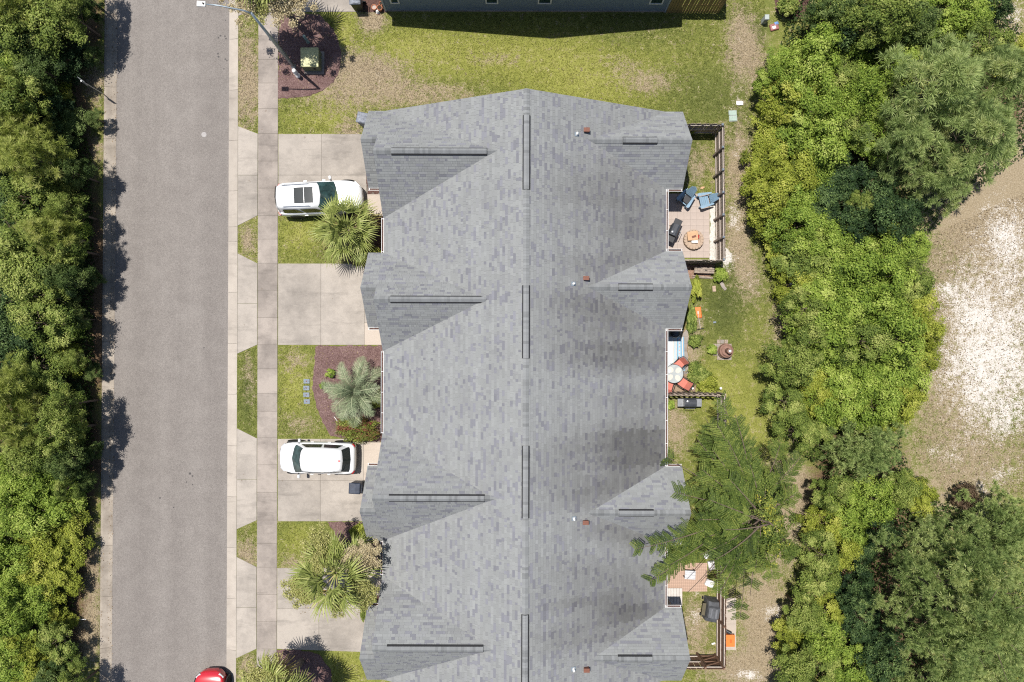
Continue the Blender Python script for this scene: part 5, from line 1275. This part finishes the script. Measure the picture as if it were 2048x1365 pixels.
THZ = [(lambda x, y: x > 1790 and y < 130, 'behind the large grey-green pine'), (lambda x, y: y < 90, 'beside the clipped round bush'), (lambda x, y: y < 180 and x < 1650, 'next to the red and blue soil bag'), (lambda x, y: y < 240 and x > 1650, 'west of the large grey-green pine'),
       (lambda x, y: y < 300 and x < 1600, 'behind the grey utility pedestal by the green lids'), (lambda x, y: y < 300, 'deep in the thicket behind the green lids'), (lambda x, y: y < 460 and x < 1600, 'facing the fence around the blue chairs'), (lambda x, y: y < 490, 'around the shaded hollow below the grey-green pines'),
       (lambda x, y: y < 640 and x < 1640, 'behind the crumpled white bag'), (lambda x, y: y < 730 and x > 1780, 'at the edge of the bare sand'), (lambda x, y: y < 600, 'just below the shaded hollow'), (lambda x, y: y < 730 and x < 1640, 'facing the lawn with the chiminea'), (lambda x, y: y < 730, 'in the middle of the vine mass'),
       (lambda x, y: y < 850 and x < 1640, 'facing the divider fence'), (lambda x, y: y < 860 and x > 1770, 'between bare sand and the compact round pine'), (lambda x, y: y < 860, 'north of the compact round pine'), (lambda x, y: y < 940, 'west of the compact round pine'), (lambda x, y: y < 1030 and x > 1720, 'between the compact round pine and the huge pine'),
       (lambda x, y: y < 1130 and x < 1700, 'beside the tips of the feathery tree'), (lambda x, y: y < 1130, 'in the shade of the huge pine'), (lambda x, y: y < 1240, 'facing the covered grill'), (lambda x, y: x > 1690, 'at the south foot of the huge pine'), (lambda x, y: True, 'facing the orange storage tote')]
WDZ = [(lambda x, y: y < 140 and x > 110, 'at the kerb across from the transformer'), (lambda x, y: y < 140, 'deep in the woods across from the transformer'), (lambda x, y: y < 225, 'behind the small street sign'), (lambda x, y: y < 430 and x > 110, 'at the kerb across from the car with the sunroof'), (lambda x, y: y < 430, 'deep in the woods across from the car with the sunroof'),
       (lambda x, y: y < 530, 'across from the broad low fan palm'), (lambda x, y: y < 700 and x > 110, 'at the kerb across from the empty driveway'), (lambda x, y: y < 700, 'deep in the woods across from the empty driveway'), (lambda x, y: y < 870 and x > 110, 'at the kerb across from the stepping stones'), (lambda x, y: y < 870, 'deep in the woods across from the stepping stones'),
       (lambda x, y: y < 1045 and x > 110, 'at the kerb across from the white hatchback'), (lambda x, y: y < 1045, 'deep in the woods across from the white hatchback'), (lambda x, y: y < 1130, 'across from the yellow-flowered shrub'), (lambda x, y: y < 1230 and x > 90, 'at the kerb across from the flowering palm'), (lambda x, y: y < 1230, 'deep in the woods across from the flowering palm'), (lambda x, y: x > 90, 'at the kerb across from the red car'), (lambda x, y: True, 'deep in the woods across from the red car')]
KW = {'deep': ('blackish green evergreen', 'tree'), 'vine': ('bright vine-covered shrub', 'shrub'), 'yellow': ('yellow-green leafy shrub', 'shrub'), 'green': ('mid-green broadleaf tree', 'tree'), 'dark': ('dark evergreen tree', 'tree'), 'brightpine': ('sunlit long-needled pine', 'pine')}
def label_for(k, px, py, rel, zones):
    where = next(t for f, t in zones if f(px, py)); size = 'tall ' if rel > 1.12 else ('low ' if rel < .86 else '')
    return size + KW[k][0] + ' ' + where, KW[k][1], KW[k][0] + 's ' + where
for i_, (k, px, py, s) in enumerate(TH):
    if i_ % 9 == 4 and k in ('vine', 'yellow'): k = 'green'; s *= .8
    sc = s * rgv.uniform(.95, 1.12); zz = sc * rgv.uniform(.6, 1.4)
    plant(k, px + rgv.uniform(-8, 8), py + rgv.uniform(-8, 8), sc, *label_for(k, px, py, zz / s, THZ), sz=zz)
plant('pine', 1880, 170, 1.1, 'large grey-green pine leaning over the north end of the sandy lot', 'pine')
plant('pine', 1810, 270, .8, 'smaller grey-green pine beside the shaded hollow of the thicket', 'pine')
plant('pine', 1955, 270, 1.0, 'grey-green pine with open crown beside the bare sand', 'pine')
plant('pine', 1990, 150, .95, 'grey-green pine behind the others at the lot edge', 'pine')
plant('pine', 1895, 350, .72, 'low grey-green pine bough tree over the thicket shade', 'pine')
plant('smallpine', 1730, 895, 1.0, 'compact round green pine at the south end of the vine thicket', 'pine')
plant('densepine', 1915, 1205, .98, 'huge dense dark green pine at the corner of the sandy lot', 'pine', rz=.4, sz=1.22)
plant('smallpine', 1865, 1060, .55, 'young pine at the foot of the huge dense pine', 'pine')
plant('smallpine', 2010, 1060, 1.0, 'dense green pine north of the huge pine beside bare sand', 'pine')
plant('smallpine', 2030, 1310, 1.1, 'dense green pine crowding the huge pine from the east', 'pine')
plant('smallpine', 1880, 1385, 1.0, 'dense green pine crowding the huge pine from the south', 'pine')
# the woods across the street
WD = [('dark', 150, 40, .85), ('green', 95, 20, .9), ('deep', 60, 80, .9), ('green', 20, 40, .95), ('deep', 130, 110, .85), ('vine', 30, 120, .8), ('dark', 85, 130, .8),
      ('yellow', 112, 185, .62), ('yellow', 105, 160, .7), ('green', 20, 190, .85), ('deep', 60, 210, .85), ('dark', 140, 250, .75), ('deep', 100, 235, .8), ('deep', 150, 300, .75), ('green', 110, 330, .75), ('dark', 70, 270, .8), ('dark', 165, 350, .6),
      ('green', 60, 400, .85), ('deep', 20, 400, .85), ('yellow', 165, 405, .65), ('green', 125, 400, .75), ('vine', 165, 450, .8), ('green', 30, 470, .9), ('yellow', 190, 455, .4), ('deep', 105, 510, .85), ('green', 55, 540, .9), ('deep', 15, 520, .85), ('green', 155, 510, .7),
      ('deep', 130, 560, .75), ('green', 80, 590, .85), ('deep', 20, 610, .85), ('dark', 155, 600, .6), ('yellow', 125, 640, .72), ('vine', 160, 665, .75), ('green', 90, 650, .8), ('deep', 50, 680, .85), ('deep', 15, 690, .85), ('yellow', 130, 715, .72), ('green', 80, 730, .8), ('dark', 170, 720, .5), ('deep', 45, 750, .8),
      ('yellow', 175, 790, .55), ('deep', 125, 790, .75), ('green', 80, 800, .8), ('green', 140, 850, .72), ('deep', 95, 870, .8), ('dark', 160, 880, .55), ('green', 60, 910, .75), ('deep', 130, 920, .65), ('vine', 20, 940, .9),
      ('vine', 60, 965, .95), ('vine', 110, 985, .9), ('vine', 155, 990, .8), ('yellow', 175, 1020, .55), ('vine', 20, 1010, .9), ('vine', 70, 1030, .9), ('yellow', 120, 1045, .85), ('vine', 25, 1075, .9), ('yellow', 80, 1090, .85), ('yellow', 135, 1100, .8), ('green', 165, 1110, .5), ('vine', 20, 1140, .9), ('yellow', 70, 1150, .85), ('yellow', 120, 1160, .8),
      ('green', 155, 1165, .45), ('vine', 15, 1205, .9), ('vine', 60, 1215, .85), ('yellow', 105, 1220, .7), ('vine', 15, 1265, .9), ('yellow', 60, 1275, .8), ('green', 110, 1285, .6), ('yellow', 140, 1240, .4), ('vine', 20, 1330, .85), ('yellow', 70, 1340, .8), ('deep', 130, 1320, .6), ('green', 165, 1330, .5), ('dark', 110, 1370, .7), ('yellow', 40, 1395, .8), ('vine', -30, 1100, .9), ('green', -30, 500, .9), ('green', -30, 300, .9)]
for k, px, py, s in WD:
    sc = s * rgv.uniform(.92, 1.08); hf = 1.0 if px < 70 else (.85 if px < 105 else (.66 if px < 140 else .46)); zz = sc * hf * rgv.uniform(.85, 1.18)
    if px > 140: sc *= .80; px -= 24
    plant(k, px - 6 + rgv.uniform(-7, 7), py + rgv.uniform(-8, 8), sc, *label_for(k, px, py, zz / s / hf, WDZ), sz=zz)
for px, py, s in ((50, 310, .85), (10, 270, .8), (15, 180, .7), (90, 465, .75), (20, 850, .8), (-5, 780, .85), (45, 890, .6), (75, 265, .5), (135, 860, .45), (10, 10, .8)):
    plant('brightpine', px, py, s, *label_for('brightpine', px, py, s * 1.3, WDZ))
for i, (px, py, s) in enumerate(((190, 20, .5), (194, 110, .4), (198, 235, .4), (198, 560, .4), (196, 745, .35), (195, 905, .4), (180, 960, .45))):
    plant('dark', px - 10, py, s * .8, 'low dark evergreen bush at the wooded kerb', 'shrub', 'low bushes along the wooded kerb')

for i, (gx, gy, s, h) in enumerate(((205, 20, .62, .85), (203, 75, .60, .8), (198, 365, .48, .75), (196, 440, .5, .75), (198, 510, .55, .78), (196, 565, .62, .85), (197, 800, .55, .85), (192, 850, .66, .9), (190, 905, .66, .85), (186, 960, .4, .6), (196, 1340, .55, .8), (192, 640, .35, .5), (194, 720, .35, .5))):
    k = ('green', 'green', 'dark')[i % 3]; c = (1024 - (1024 - gx) * H / (H - zvis[k] * h), 682.5 - (682.5 - gy) * H / (H - zvis[k] * h))
    lab = label_for(k, 150, gy, 1.0, WDZ)
    plant(k, c[0], c[1], s, 'slender kerbside ' + lab[0].replace('at the kerb ', ''), 'tree', 'slender ' + lab[2], sz=h)
# undergrowth between the crowns
def pip(x, y, poly):
    c = False; j = len(poly) - 1
    for i in range(len(poly)):
        if (poly[i][1] > y) != (poly[j][1] > y) and x < (poly[j][0] - poly[i][0]) * (y - poly[i][1]) / (poly[j][1] - poly[i][1]) + poly[i][0]: c = not c
        j = i
    return c
def scatter(polys, n, seed):
    g = random.Random(seed); out = []
    ar = [abs(sum(p[i][0] * p[(i + 1) % len(p)][1] - p[(i + 1) % len(p)][0] * p[i][1] for i in range(len(p)))) for p in polys]
    for poly, a in zip(polys, ar):
        m = int(n * a / sum(ar)); x0, x1 = min(p[0] for p in poly), max(p[0] for p in poly); y0, y1 = min(p[1] for p in poly), max(p[1] for p in poly); k = 0
        while k < m:
            x, y = g.uniform(x0, x1), g.uniform(y0, y1)
            if pip(x, y, poly): out.append((x, y)); k += 1
    return out
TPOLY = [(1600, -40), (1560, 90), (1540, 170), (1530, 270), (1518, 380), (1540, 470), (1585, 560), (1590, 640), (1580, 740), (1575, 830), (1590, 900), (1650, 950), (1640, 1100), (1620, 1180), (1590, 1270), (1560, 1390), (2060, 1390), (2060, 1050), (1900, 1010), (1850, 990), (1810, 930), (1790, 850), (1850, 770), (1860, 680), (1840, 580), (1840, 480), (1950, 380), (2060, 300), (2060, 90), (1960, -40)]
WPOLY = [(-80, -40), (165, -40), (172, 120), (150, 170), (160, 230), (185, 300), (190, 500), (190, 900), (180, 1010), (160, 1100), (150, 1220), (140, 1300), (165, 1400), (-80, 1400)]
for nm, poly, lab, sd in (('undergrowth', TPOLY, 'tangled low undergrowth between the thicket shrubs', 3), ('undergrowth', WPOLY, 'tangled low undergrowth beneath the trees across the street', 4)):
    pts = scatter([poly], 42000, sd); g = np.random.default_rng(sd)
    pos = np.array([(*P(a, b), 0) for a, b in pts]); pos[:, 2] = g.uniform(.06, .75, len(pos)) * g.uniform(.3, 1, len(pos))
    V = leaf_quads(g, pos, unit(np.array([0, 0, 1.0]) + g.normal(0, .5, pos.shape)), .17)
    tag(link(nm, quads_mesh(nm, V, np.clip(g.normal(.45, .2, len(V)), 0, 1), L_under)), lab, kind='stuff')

# ------------------------------------------------------------------ feathery tree over the back yards
def feather_tree():
    g = np.random.default_rng(31); b = P3(1452, 985); r = tag(empty('feathery_tree', (b.x, b.y, 0)), 'feathery olive tree with long drooping boughs over two back yards', 'tree')
    m = MB(); top = 7.2; m.tube([(0, 0, 0), (.1, -.05, 2), (.05, .1, 4.2), (0, 0, top)], [.2, .15, .10, .03], 9)
    ends = [(1272, 1098, 4.6), (1300, 1162, 4.2), (1336, 915, 4.6), (1352, 985, 4.4), (1395, 880, 4.6), (1410, 835, 4.6), (1442, 795, 4.4), (1470, 830, 5.0), (1500, 890, 4.6), (1560, 890, 5.0), (1600, 915, 4.8), (1595, 985, 5.0), (1560, 1020, 4.6), (1585, 1115, 4.6), (1545, 1155, 4.8), (1500, 1190, 4.4),
            (1480, 1235, 4.2), (1440, 1185, 5.0), (1400, 1165, 4.6), (1375, 1185, 4.2), (1340, 1130, 4.6), (1400, 1110, 5.8), (1430, 1120, 6.2), (1470, 1120, 6.0), (1520, 1090, 5.8), (1540, 1040, 5.8), (1530, 960, 6.2), (1500, 930, 6.4), (1455, 880, 6.0), (1425, 900, 6.0), (1405, 940, 5.6), (1400, 1040, 5.6), (1450, 1060, 6.8), (1490, 1030, 7.0), (1420, 1000, 6.6), (1460, 960, 7.0), (1410, 1075, 6.0), (1440, 1150, 5.4), (1510, 1140, 5.2), (1435, 850, 5.2), (1480, 930, 5.4)]
    Q, T, TT = [], [], []
    for (px, py, z) in ends:
        z += g.uniform(-.9, .5); e = P3(px, py, z) - Vector((b.x, b.y, 0)); hr = math.hypot(e.x, e.y); s = Vector((0, 0, max(2.4, min(top - .3, z - .15 * hr)))); c = s.lerp(e, .5) + Vector((0, 0, .22 * hr))
        pts = [s.lerp(c, t).lerp(c.lerp(e, t), t) for t in np.linspace(0, 1, 9)]
        m.tube(pts, [.045 - .004 * i for i in range(9)], 5)
        L = (e - s).length; nt = int(8 + L * 5.2)
        bt = g.normal(0, .07)
        for i in range(nt):
            u = .25 + .75 * (i + .5) / nt; f = u * 8; k = min(7, int(f)); p = pts[k].lerp(pts[k + 1], f - k); d = (pts[k + 1] - pts[k]).normalized(); sd = d.cross(Z).normalized()
            for sg in (-1, 1):
                tl = (.95 - .62 * u) * g.uniform(.7, 1.2) + .12; td = (d * g.uniform(.45, .8) + sd * sg + Vector((0, 0, g.uniform(-.25, .2)))).normalized(); ts = td.cross(Z).normalized()
                gap = mnoise.noise(p * .75 + Vector((3, 1, 7))) + .4 * mnoise.noise(p * 2.1)
                if gap < -.26 + .08 * (1 - u) or g.random() < .10: continue
                tl *= g.uniform(.75, 1.35); tw = g.normal(0, .13) + .22 * gap; dr_ = g.uniform(.1, .5)
                nl = int(7 + tl * 16)
                for j in range(nl):
                    q = p + td * (tl * (j + 1) / nl) - Vector((0, 0, dr_ * (j / nl) ** 2 * tl)); ll = .12 * (1.1 - .5 * j / nl)
                    for s2 in (-1, 1):
                        ld = (ts * s2 + td * .55 + Vector((0, 0, g.normal(-.1, .3)))).normalized() * ll; wv = td * .022
                        Q.append([tuple(q), tuple(q + ld * .5 + wv), tuple(q + ld), tuple(q + ld * .5 - wv)]); T.append(min(.93, bt + tw + g.normal(.44, .14)) if g.random() > .016 else 1.0)
    link('leaf_sprays', quads_mesh('leaf_sprays', np.array(Q, np.float32), np.clip(np.array(T), 0, 1), L_feather), r)
    cr = crown_mesh('crown', 33, L_feather, 2.3, 2.6, 4.3, 34, 10, 20, .10, .20, .6); link('crown', cr, r, (-.1, -.1, 0))
    m.build('trunk', m_bark, r, smooth=True)
feather_tree()

# ------------------------------------------------------------------ palms
def fan_leaf(name, mat, seed, pet=.85, bl=.85, n=24, droop=.4):
    g = np.random.default_rng(seed); Q, T = [], []
    def strip_(pts, ws):
        for (a, wa), (b_, wb) in zip(zip(pts[:-1], ws[:-1]), zip(pts[1:], ws[1:])):
            a, b_ = Vector(a), Vector(b_); d = (b_ - a).normalized(); s = d.cross(Z)
            s = s.normalized() if s.length > .01 else Vector((0, 1, 0))
            Q.append([tuple(a - s * wa), tuple(a + s * wa), tuple(b_ + s * wb), tuple(b_ - s * wb)])
    strip_([(0, 0, 0), (pet * .5, 0, .03), (pet, 0, 0)], [.03, .02, .016]); T += [.75, .75]
    for i in range(n):
        t = (i / (n - 1) - .5) * 2; a = t * 1.9; ln = bl * (1 - .38 * abs(t) ** 1.5) * g.uniform(.88, 1.08)
        d = Vector((math.cos(a), math.sin(a), g.normal(.06, .10) - .08 * abs(t))); o = Vector((pet - .02, 0, 0)); col = float(np.clip(g.normal(.5, .14), 0, 1))
        p1 = o + d * ln * .55; p2 = o + d * ln - Vector((0, 0, droop * ln * g.uniform(.3, 1.1)))
        strip_([o, p1, p2], [.010, .030, .005]); T += [col, min(1, col + .12)]
    return quads_mesh(name, np.array(Q, np.float32), np.array(T), mat)
def pinnate_leaf(name, mat, seed, L=2.1, n=36, ll=.52):
    g = np.random.default_rng(seed); Q, T = [], []; prev = None; pts = []
    for i in range(13):
        t = i / 12; pts.append(Vector((L * (t - .16 * t ** 3), 0, L * (.42 * t - .62 * t ** 2.2))))
    for a, b_ in zip(pts[:-1], pts[1:]):
        w = .026 * (1.1 - pts.index(a) / 12); Q.append([tuple(a + Vector((0, -w, .01))), tuple(a + Vector((0, w, .01))), tuple(b_ + Vector((0, w, .01))), tuple(b_ + Vector((0, -w, .01)))]); T.append(.95)
    for i in range(n):
        t = .16 + .84 * i / n; f = t * 12; k = min(11, int(f)); p = pts[k].lerp(pts[k + 1], f - k); d = (pts[k + 1] - pts[k]).normalized()
        for sg in (-1, 1):
            l = ll * math.sin(math.pi * min(1, .18 + .82 * t)) ** .5 * g.uniform(.85, 1.1) * (1.0 if t < .9 else .7); u = (Vector((0, sg, .32)) + d * .75 + Vector((0, 0, g.normal(0, .08)))).normalized(); n_ = d * .017
            mid = p + u * l * .5; tip = p + u * l - Vector((0, 0, g.uniform(.05, .5) * l)); c = float(np.clip(g.normal(.5, .15), 0, 1))
            Q.append([tuple(p - n_ * .6), tuple(p + n_ * .6), tuple(mid + n_), tuple(mid - n_)]); T.append(c); Q.append([tuple(mid - n_), tuple(mid + n_), tuple(tip + n_ * .2), tuple(tip - n_ * .2)]); T.append(min(1, c + .1))
    return quads_mesh(name, np.array(Q, np.float32), np.array(T), mat)
fan_meshes = [fan_leaf('frond', L_fan, 1, .62, .80), fan_leaf('frond', L_fan, 2, .95, .92, 22), fan_leaf('frond', L_fan, 3, 1.15, .85, 24, .6), fan_leaf('frond', L_fan_old, 4)]
pin_meshes = [pinnate_leaf('frond', L_pindo, s) for s in (1, 2, 3)]
def spray_mesh(name, mat, seed, Rr, n=5200, sz=.065):
    g = np.random.default_rng(seed); k = 30; ctr = g.normal(size=(k, 3)) * np.array([.75, .55, .22]) * Rr * .5
    pos = (ctr[g.integers(0, k, n)] + g.normal(size=(n, 3)) * Rr * .13); nr = unit(g.normal(size=(n, 3)) + np.array([0, 0, .8]))
    return quads_mesh(name, leaf_quads(g, pos, nr, sz, .5), np.clip(g.normal(.5, .2, n), 0, 1), mat)
sprays = [spray_mesh('flower_spray', L_flower, 1, .62), spray_mesh('flower_spray', L_flower, 2, .62), spray_mesh('flower_spray', L_flower_tan, 3, .55)]
def palm(name, px, py, hc, label, meshes, n, s, seed, base=None, trunk=.17, lo=-25, hi=78, yellow=.12, flowers=()):
    g = random.Random(seed); c = P3(px, py, hc) if base is None else Vector((*P(*base), hc))
    r = tag(empty(name, (c.x, c.y, 0)), label, 'palm'); m = MB()
    m.tube([(0, 0, 0), (0, 0, hc * .3), (0, 0, hc * .7), (0, 0, hc)], [trunk * 1.15, trunk, trunk * .95, trunk * .7], 12)
    for k in range(int(hc * 9)):      # old leaf bases ringing the trunk
        a = k * 2.4; z = .15 + k / 9.0
        if z < hc: m.box((trunk * math.cos(a), trunk * math.sin(a), z), (.07, .10, .13), Matrix.Rotation(a, 3, 'Z') @ Matrix.Rotation(.35, 3, 'Y'))
    m.build('trunk', m_palm_bark, r)
    for i in range(n):
        t = (i + .5) / n; el = R(hi + (lo - hi) * t ** .85 + g.uniform(-7, 7)); a = i * 2.39996 + g.uniform(-.2, .2)
        old = len(meshes) > 3 and t > 1 - yellow * 2.2 and g.random() < .6
        me = meshes[-1] if old else g.choice(meshes[:3]); k = s * g.uniform(.86, 1.12)
        link('frond', me, r, (.05 * math.cos(a), .05 * math.sin(a), hc), (g.uniform(-.5, .5), -el, a), (k, k * g.uniform(.8, 1.05), k))
    for (a, rad, dz, sz, mi) in flowers:
        link('flower_spray', sprays[mi], r, (rad * math.cos(R(a)), rad * math.sin(R(a)), hc + dz + .3), (g.uniform(-.2, .2), R(12), R(a)), (sz * 1.35, sz * 1.35, sz * 1.1))
    return r
palm('fan_palm', 697, 461, 1.5, 'broad low fan palm overhanging the car with the sunroof', fan_meshes, 31, 1.12, 1, trunk=.22, lo=-14)
palm('pindo_palm', 713, 783, 1.25, 'blue-green feather palm on the mauve mulch bed', pin_meshes, 21, 1.0, 2, trunk=.24, lo=-2, hi=80)
palm('fan_palm', 672, 1146, 3.7, 'tall flowering fan palm over the driveway by the yellow-flowered shrub', fan_meshes, 27, 1.3, 3, trunk=.17, lo=-20, flowers=((128, 1.6, .25, 1.1, 0), (112, 2.0, .1, 1.0, 0), (140, 1.1, .35, .9, 0), (198, 2.0, .1, 1.1, 0), (215, 1.9, .0, 1.1, 0), (30, 1.75, .35, 1.1, 2), (50, 1.5, .4, .9, 2), (38, 2.1, .2, .8, 2), (338, 1.6, .3, 1.1, 0), (318, 1.7, .1, 1.0, 0), (275, 1.7, -.1, .8, 0)))
palm('fan_palm', 0, 0, 4.5, 'tall fan palm leaning over the sidewalk beside the transformer bed', fan_meshes, 20, 1.3, 4, base=(588, 42), trunk=.15, lo=-5, flowers=((200, 1.4, -.1, 1.3, 2), (235, 1.5, -.2, 1.2, 2), (260, 1.4, -.2, 1.1, 0), (300, 1.5, -.2, 1.2, 2), (330, 1.7, -.2, 1.2, 2)))
palm('fan_palm', 0, 0, 4.1, 'tall fan palm casting shade on the southern mulch bed', fan_meshes, 34, 1.15, 5, base=(603, 1322), trunk=.17, lo=-32, flowers=((100, 1.4, -.1, 1.1, 0), (140, 1.5, -.2, 1.1, 0)))

# ------------------------------------------------------------------ garden shrubs
def shrub(px, py, key, mat, Rr, Hh, label, name='garden_shrub', seed=0, size=.09, lobes=22, sx=1, sy=1, leaves=18):
    x, y = P(px, py, Hh * .7); r = tag(empty(name, (x, y, 0)), label, 'shrub'); r.scale = (sx, sy, 1)
    link('crown', crown_mesh('crown', seed + 50, mat, Rr, Hh, .02, lobes, 9, leaves, size, .38, .8), r)
    link('stem', trunk_mesh('stem', Hh * .7, .03, .012, 7, seed, m_bark, Rr * .6), r)
shrub(716, 860, '', L_nandina, 1.05, .9, 'red-tipped green shrub beside the blue-green palm', seed=1, lobes=40, sx=1.25, sy=.68, leaves=26)
shrub(755, 800, '', L_nandina, .5, .7, 'small dark red shrub between palm fronds and wall', seed=2)
shrub(718, 1064, '', L_yellow, .55, .85, 'yellow-flowered green shrub at the garage corner', seed=3, size=.10)
shrub(727, 1221, '', L_green, .42, .6, 'narrow clipped hedge at the driveway edge', seed=4, size=.06, sx=.55, sy=1.6, lobes=26)
shrub(742, 1205, '', L_green, .3, .45, 'small green bush in the dark mulch by the gutter', seed=5, size=.07)
shrub(644, 772, '', L_vine, .20, .3, 'tiny bright green tuft at the mulch edge', seed=6, size=.06, lobes=12)
shrub(660, 748, '', L_vine, .28, .35, 'bright green tuft half under the palm fronds', seed=7, size=.07, lobes=12)
shrub(735, 505, '', L_yellow, .75, .9, 'yellow-green bush between fan palm and gutter', seed=8, size=.11, sy=.8)
shrub(1440, 549, '', L_vine, .42, .6, 'bright green bush beside the plank bench', seed=9, size=.07)
shrub(1392, 577, '', L_yellow, .30, 1.0, 'leafy climber hugging the wall near the plank bench', seed=10, size=.10, sy=2.2)
shrub(1385, 640, '', L_green, .28, .5, 'weedy plant strip between wall and orange shovel', seed=11, size=.07, sy=2.6)
shrub(1391, 681, '', L_green, .38, .7, 'small dark bush at the corner of the striped rug', seed=12, size=.08)
shrub(1424, 700, '', L_vine, .28, .4, 'little green bush beside the clay chiminea', seed=13, size=.06)
shrub(1396, 747, '', L_green, .62, .7, 'dark green round shrub behind the patio chairs', seed=14, size=.08)
shrub(1418, 770, '', L_yellow, .75, .7, 'yellow-green shrub against the divider fence', seed=15, size=.08, sy=.8)
shrub(1341, 811, '', L_vine, .25, .4, 'small green weed clump below the gutter by the grill', seed=16, size=.07)
shrub(1576, 8, '', L_green, .62, 1.1, 'clipped round bush in the reddish mulch ring', seed=17, size=.08, lobes=34)
shrub(1385, 262, '', L_yellow, .25, .5, 'small weed in the fence corner shadow', seed=18, size=.06)
shrub(1250, 1010, '', L_dead, .01, .1, 'tiny dead twig on the rear roof edge', seed=19) if False else None
for k, (px, py, s) in enumerate(((1925, 990, .85), (1565, 985, .5))):
    x, y = P(px, py, .5); r = tag(empty('dead_bush', (x, y, 0)), ('brown dead bush on the bare sand by the huge pine', 'brown dead branch tuft under the feathery tree')[k], 'shrub')
    link('crown', crown_mesh('crown', 90 + k, L_dead, s, .9, .05, 24, 9, 16, .12, .4, .4), r); link('stem', trunk_mesh('stem', .7, .03, .01, 10, 90 + k, m_bark, s * .8), r)

# ------------------------------------------------------------------ grass blades and mulch chips (nobody could count them)
LAWN = [[(557, 200), (600, 197), (650, 185), (682, 140), (684, 100), (668, 60), (642, 30), (720, 27), (1335, 28), (1530, -20), (1530, 250), (1505, 330), (1510, 480), (1575, 560), (1575, 700), (1560, 800), (1590, 920), (1620, 1000), (1610, 1180), (1560, 1365), (1360, 1365), (1380, 1312), (1446, 1312), (1475, 1302), (1475, 1195), (1452, 1190), (1436, 1060), (1436, 900), (1440, 790), (1436, 530), (1434, 262), (1380, 262), (1330, 240), (1050, 210), (780, 240), (720, 267), (557, 267)],
        [(477, 35), (517, 25), (517, 267), (477, 252)], [(477, 453), (516, 434), (516, 526), (477, 507)], [(475, 709), (515, 692), (515, 875), (475, 857)], [(475, 1060), (514, 1042), (514, 1133), (475, 1114)], [(473, 1318), (513, 1300), (513, 1400), (473, 1400)],
        [(557, 434), (700, 434), (690, 480), (700, 526), (557, 526)], [(556, 692), (631, 692), (626, 740), (624, 780), (631, 810), (644, 845), (661, 872), (660, 876), (556, 876)], [(555, 1044), (655, 1044), (690, 1100), (720, 1133), (555, 1133)], [(663, 1306), (735, 1308), (735, 1400), (668, 1400)],
        [(1360, 270), (1425, 272), (1427, 386), (1355, 386)], [(1335, 560), (1436, 530), (1438, 740), (1380, 740), (1378, 660), (1350, 640)], [(1330, 795), (1430, 795), (1432, 1125), (1335, 1125)], [(1340, 1200), (1430, 1190), (1430, 1306), (1365, 1306)], [(165, 140), (208, 140), (205, 280), (185, 280)], [(165, 1040), (200, 1030), (197, 1300), (150, 1300)], [(1840, 480), (2060, 380), (2060, 1000), (1900, 990), (1820, 900), (1870, 760)]]
pts = scatter(LAWN, 150000, 77); g = np.random.default_rng(77)
keep, tint = [], []
for px, py in pts:
    x, y = P(px, py); d, s, l, t = masks(x, y)
    nz = mnoise.noise(Vector((x * 2.6, y * 2.6, 11))) * .55 + mnoise.noise(Vector((x * 7, y * 7, 2))) * .35
    if random.random() < max(0, (s - .25)) * 1.8: continue
    if t > .6 and random.random() < .7: continue
    keep.append((x, y)); dry = d + nz * .9
    tint.append(.86 + random.uniform(-.08, .1) if dry > .5 else min(.72, max(.02, .10 + (l + nz * .35) * .62 + random.uniform(-.1, .1))))
pos = np.array([(x, y, 0.0) for x, y in keep]); n = len(pos)
dirs = unit(g.normal(size=(n, 3)) * np.array([1, 1, .25]) + np.array([0, 0, .35])); L = g.uniform(.05, .12, (n, 1))
sd = unit(np.cross(dirs, g.normal(size=(n, 3)))) * .013
V = np.stack([pos - sd, pos + sd, pos + dirs * L + sd * .5, pos + dirs * L - sd * .3], 1)
tag(link('lawn_grass', quads_mesh('lawn_grass', V, np.array(tint), L_blade)), 'short lawn grass, green and straw-coloured, around the homes', kind='stuff')

# fallen leaves along the wooded kerb, on the beds and under the palms
lp = scatter([[(204, -20), (236, -20), (224, 1390), (196, 1390)], [(557, 30), (680, 40), (670, 160), (557, 196)], [(632, 692), (765, 692), (765, 876), (680, 876), (640, 830)], [(600, 1140), (765, 1140), (765, 1230), (600, 1230)], [(640, 434), (765, 434), (765, 530), (640, 530)], [(1840, 480), (2060, 380), (2060, 1000), (1900, 990), (1820, 900), (1870, 760)]], 5200, 9)
g = np.random.default_rng(9); pos = np.array([(*P(a, b), .045 if a > 300 else (.02 if a < lx(*KL0, b) + 6 else -.05)) for a, b in lp])
V = leaf_quads(g, pos, unit(np.array([0, 0, 1.0]) + g.normal(0, .3, pos.shape)), .075, .5)
tag(link('leaf_litter', quads_mesh('leaf_litter', V, np.clip(g.normal(.6, .3, len(V)), 0, 1), leaf_mat('fallen_leaf', [(0, (.05, .032, .018)), (.5, (.15, .10, .055)), (1, (.30, .22, .13))], .1))), 'fallen brown leaves strewn along the kerb and beds', kind='stuff')
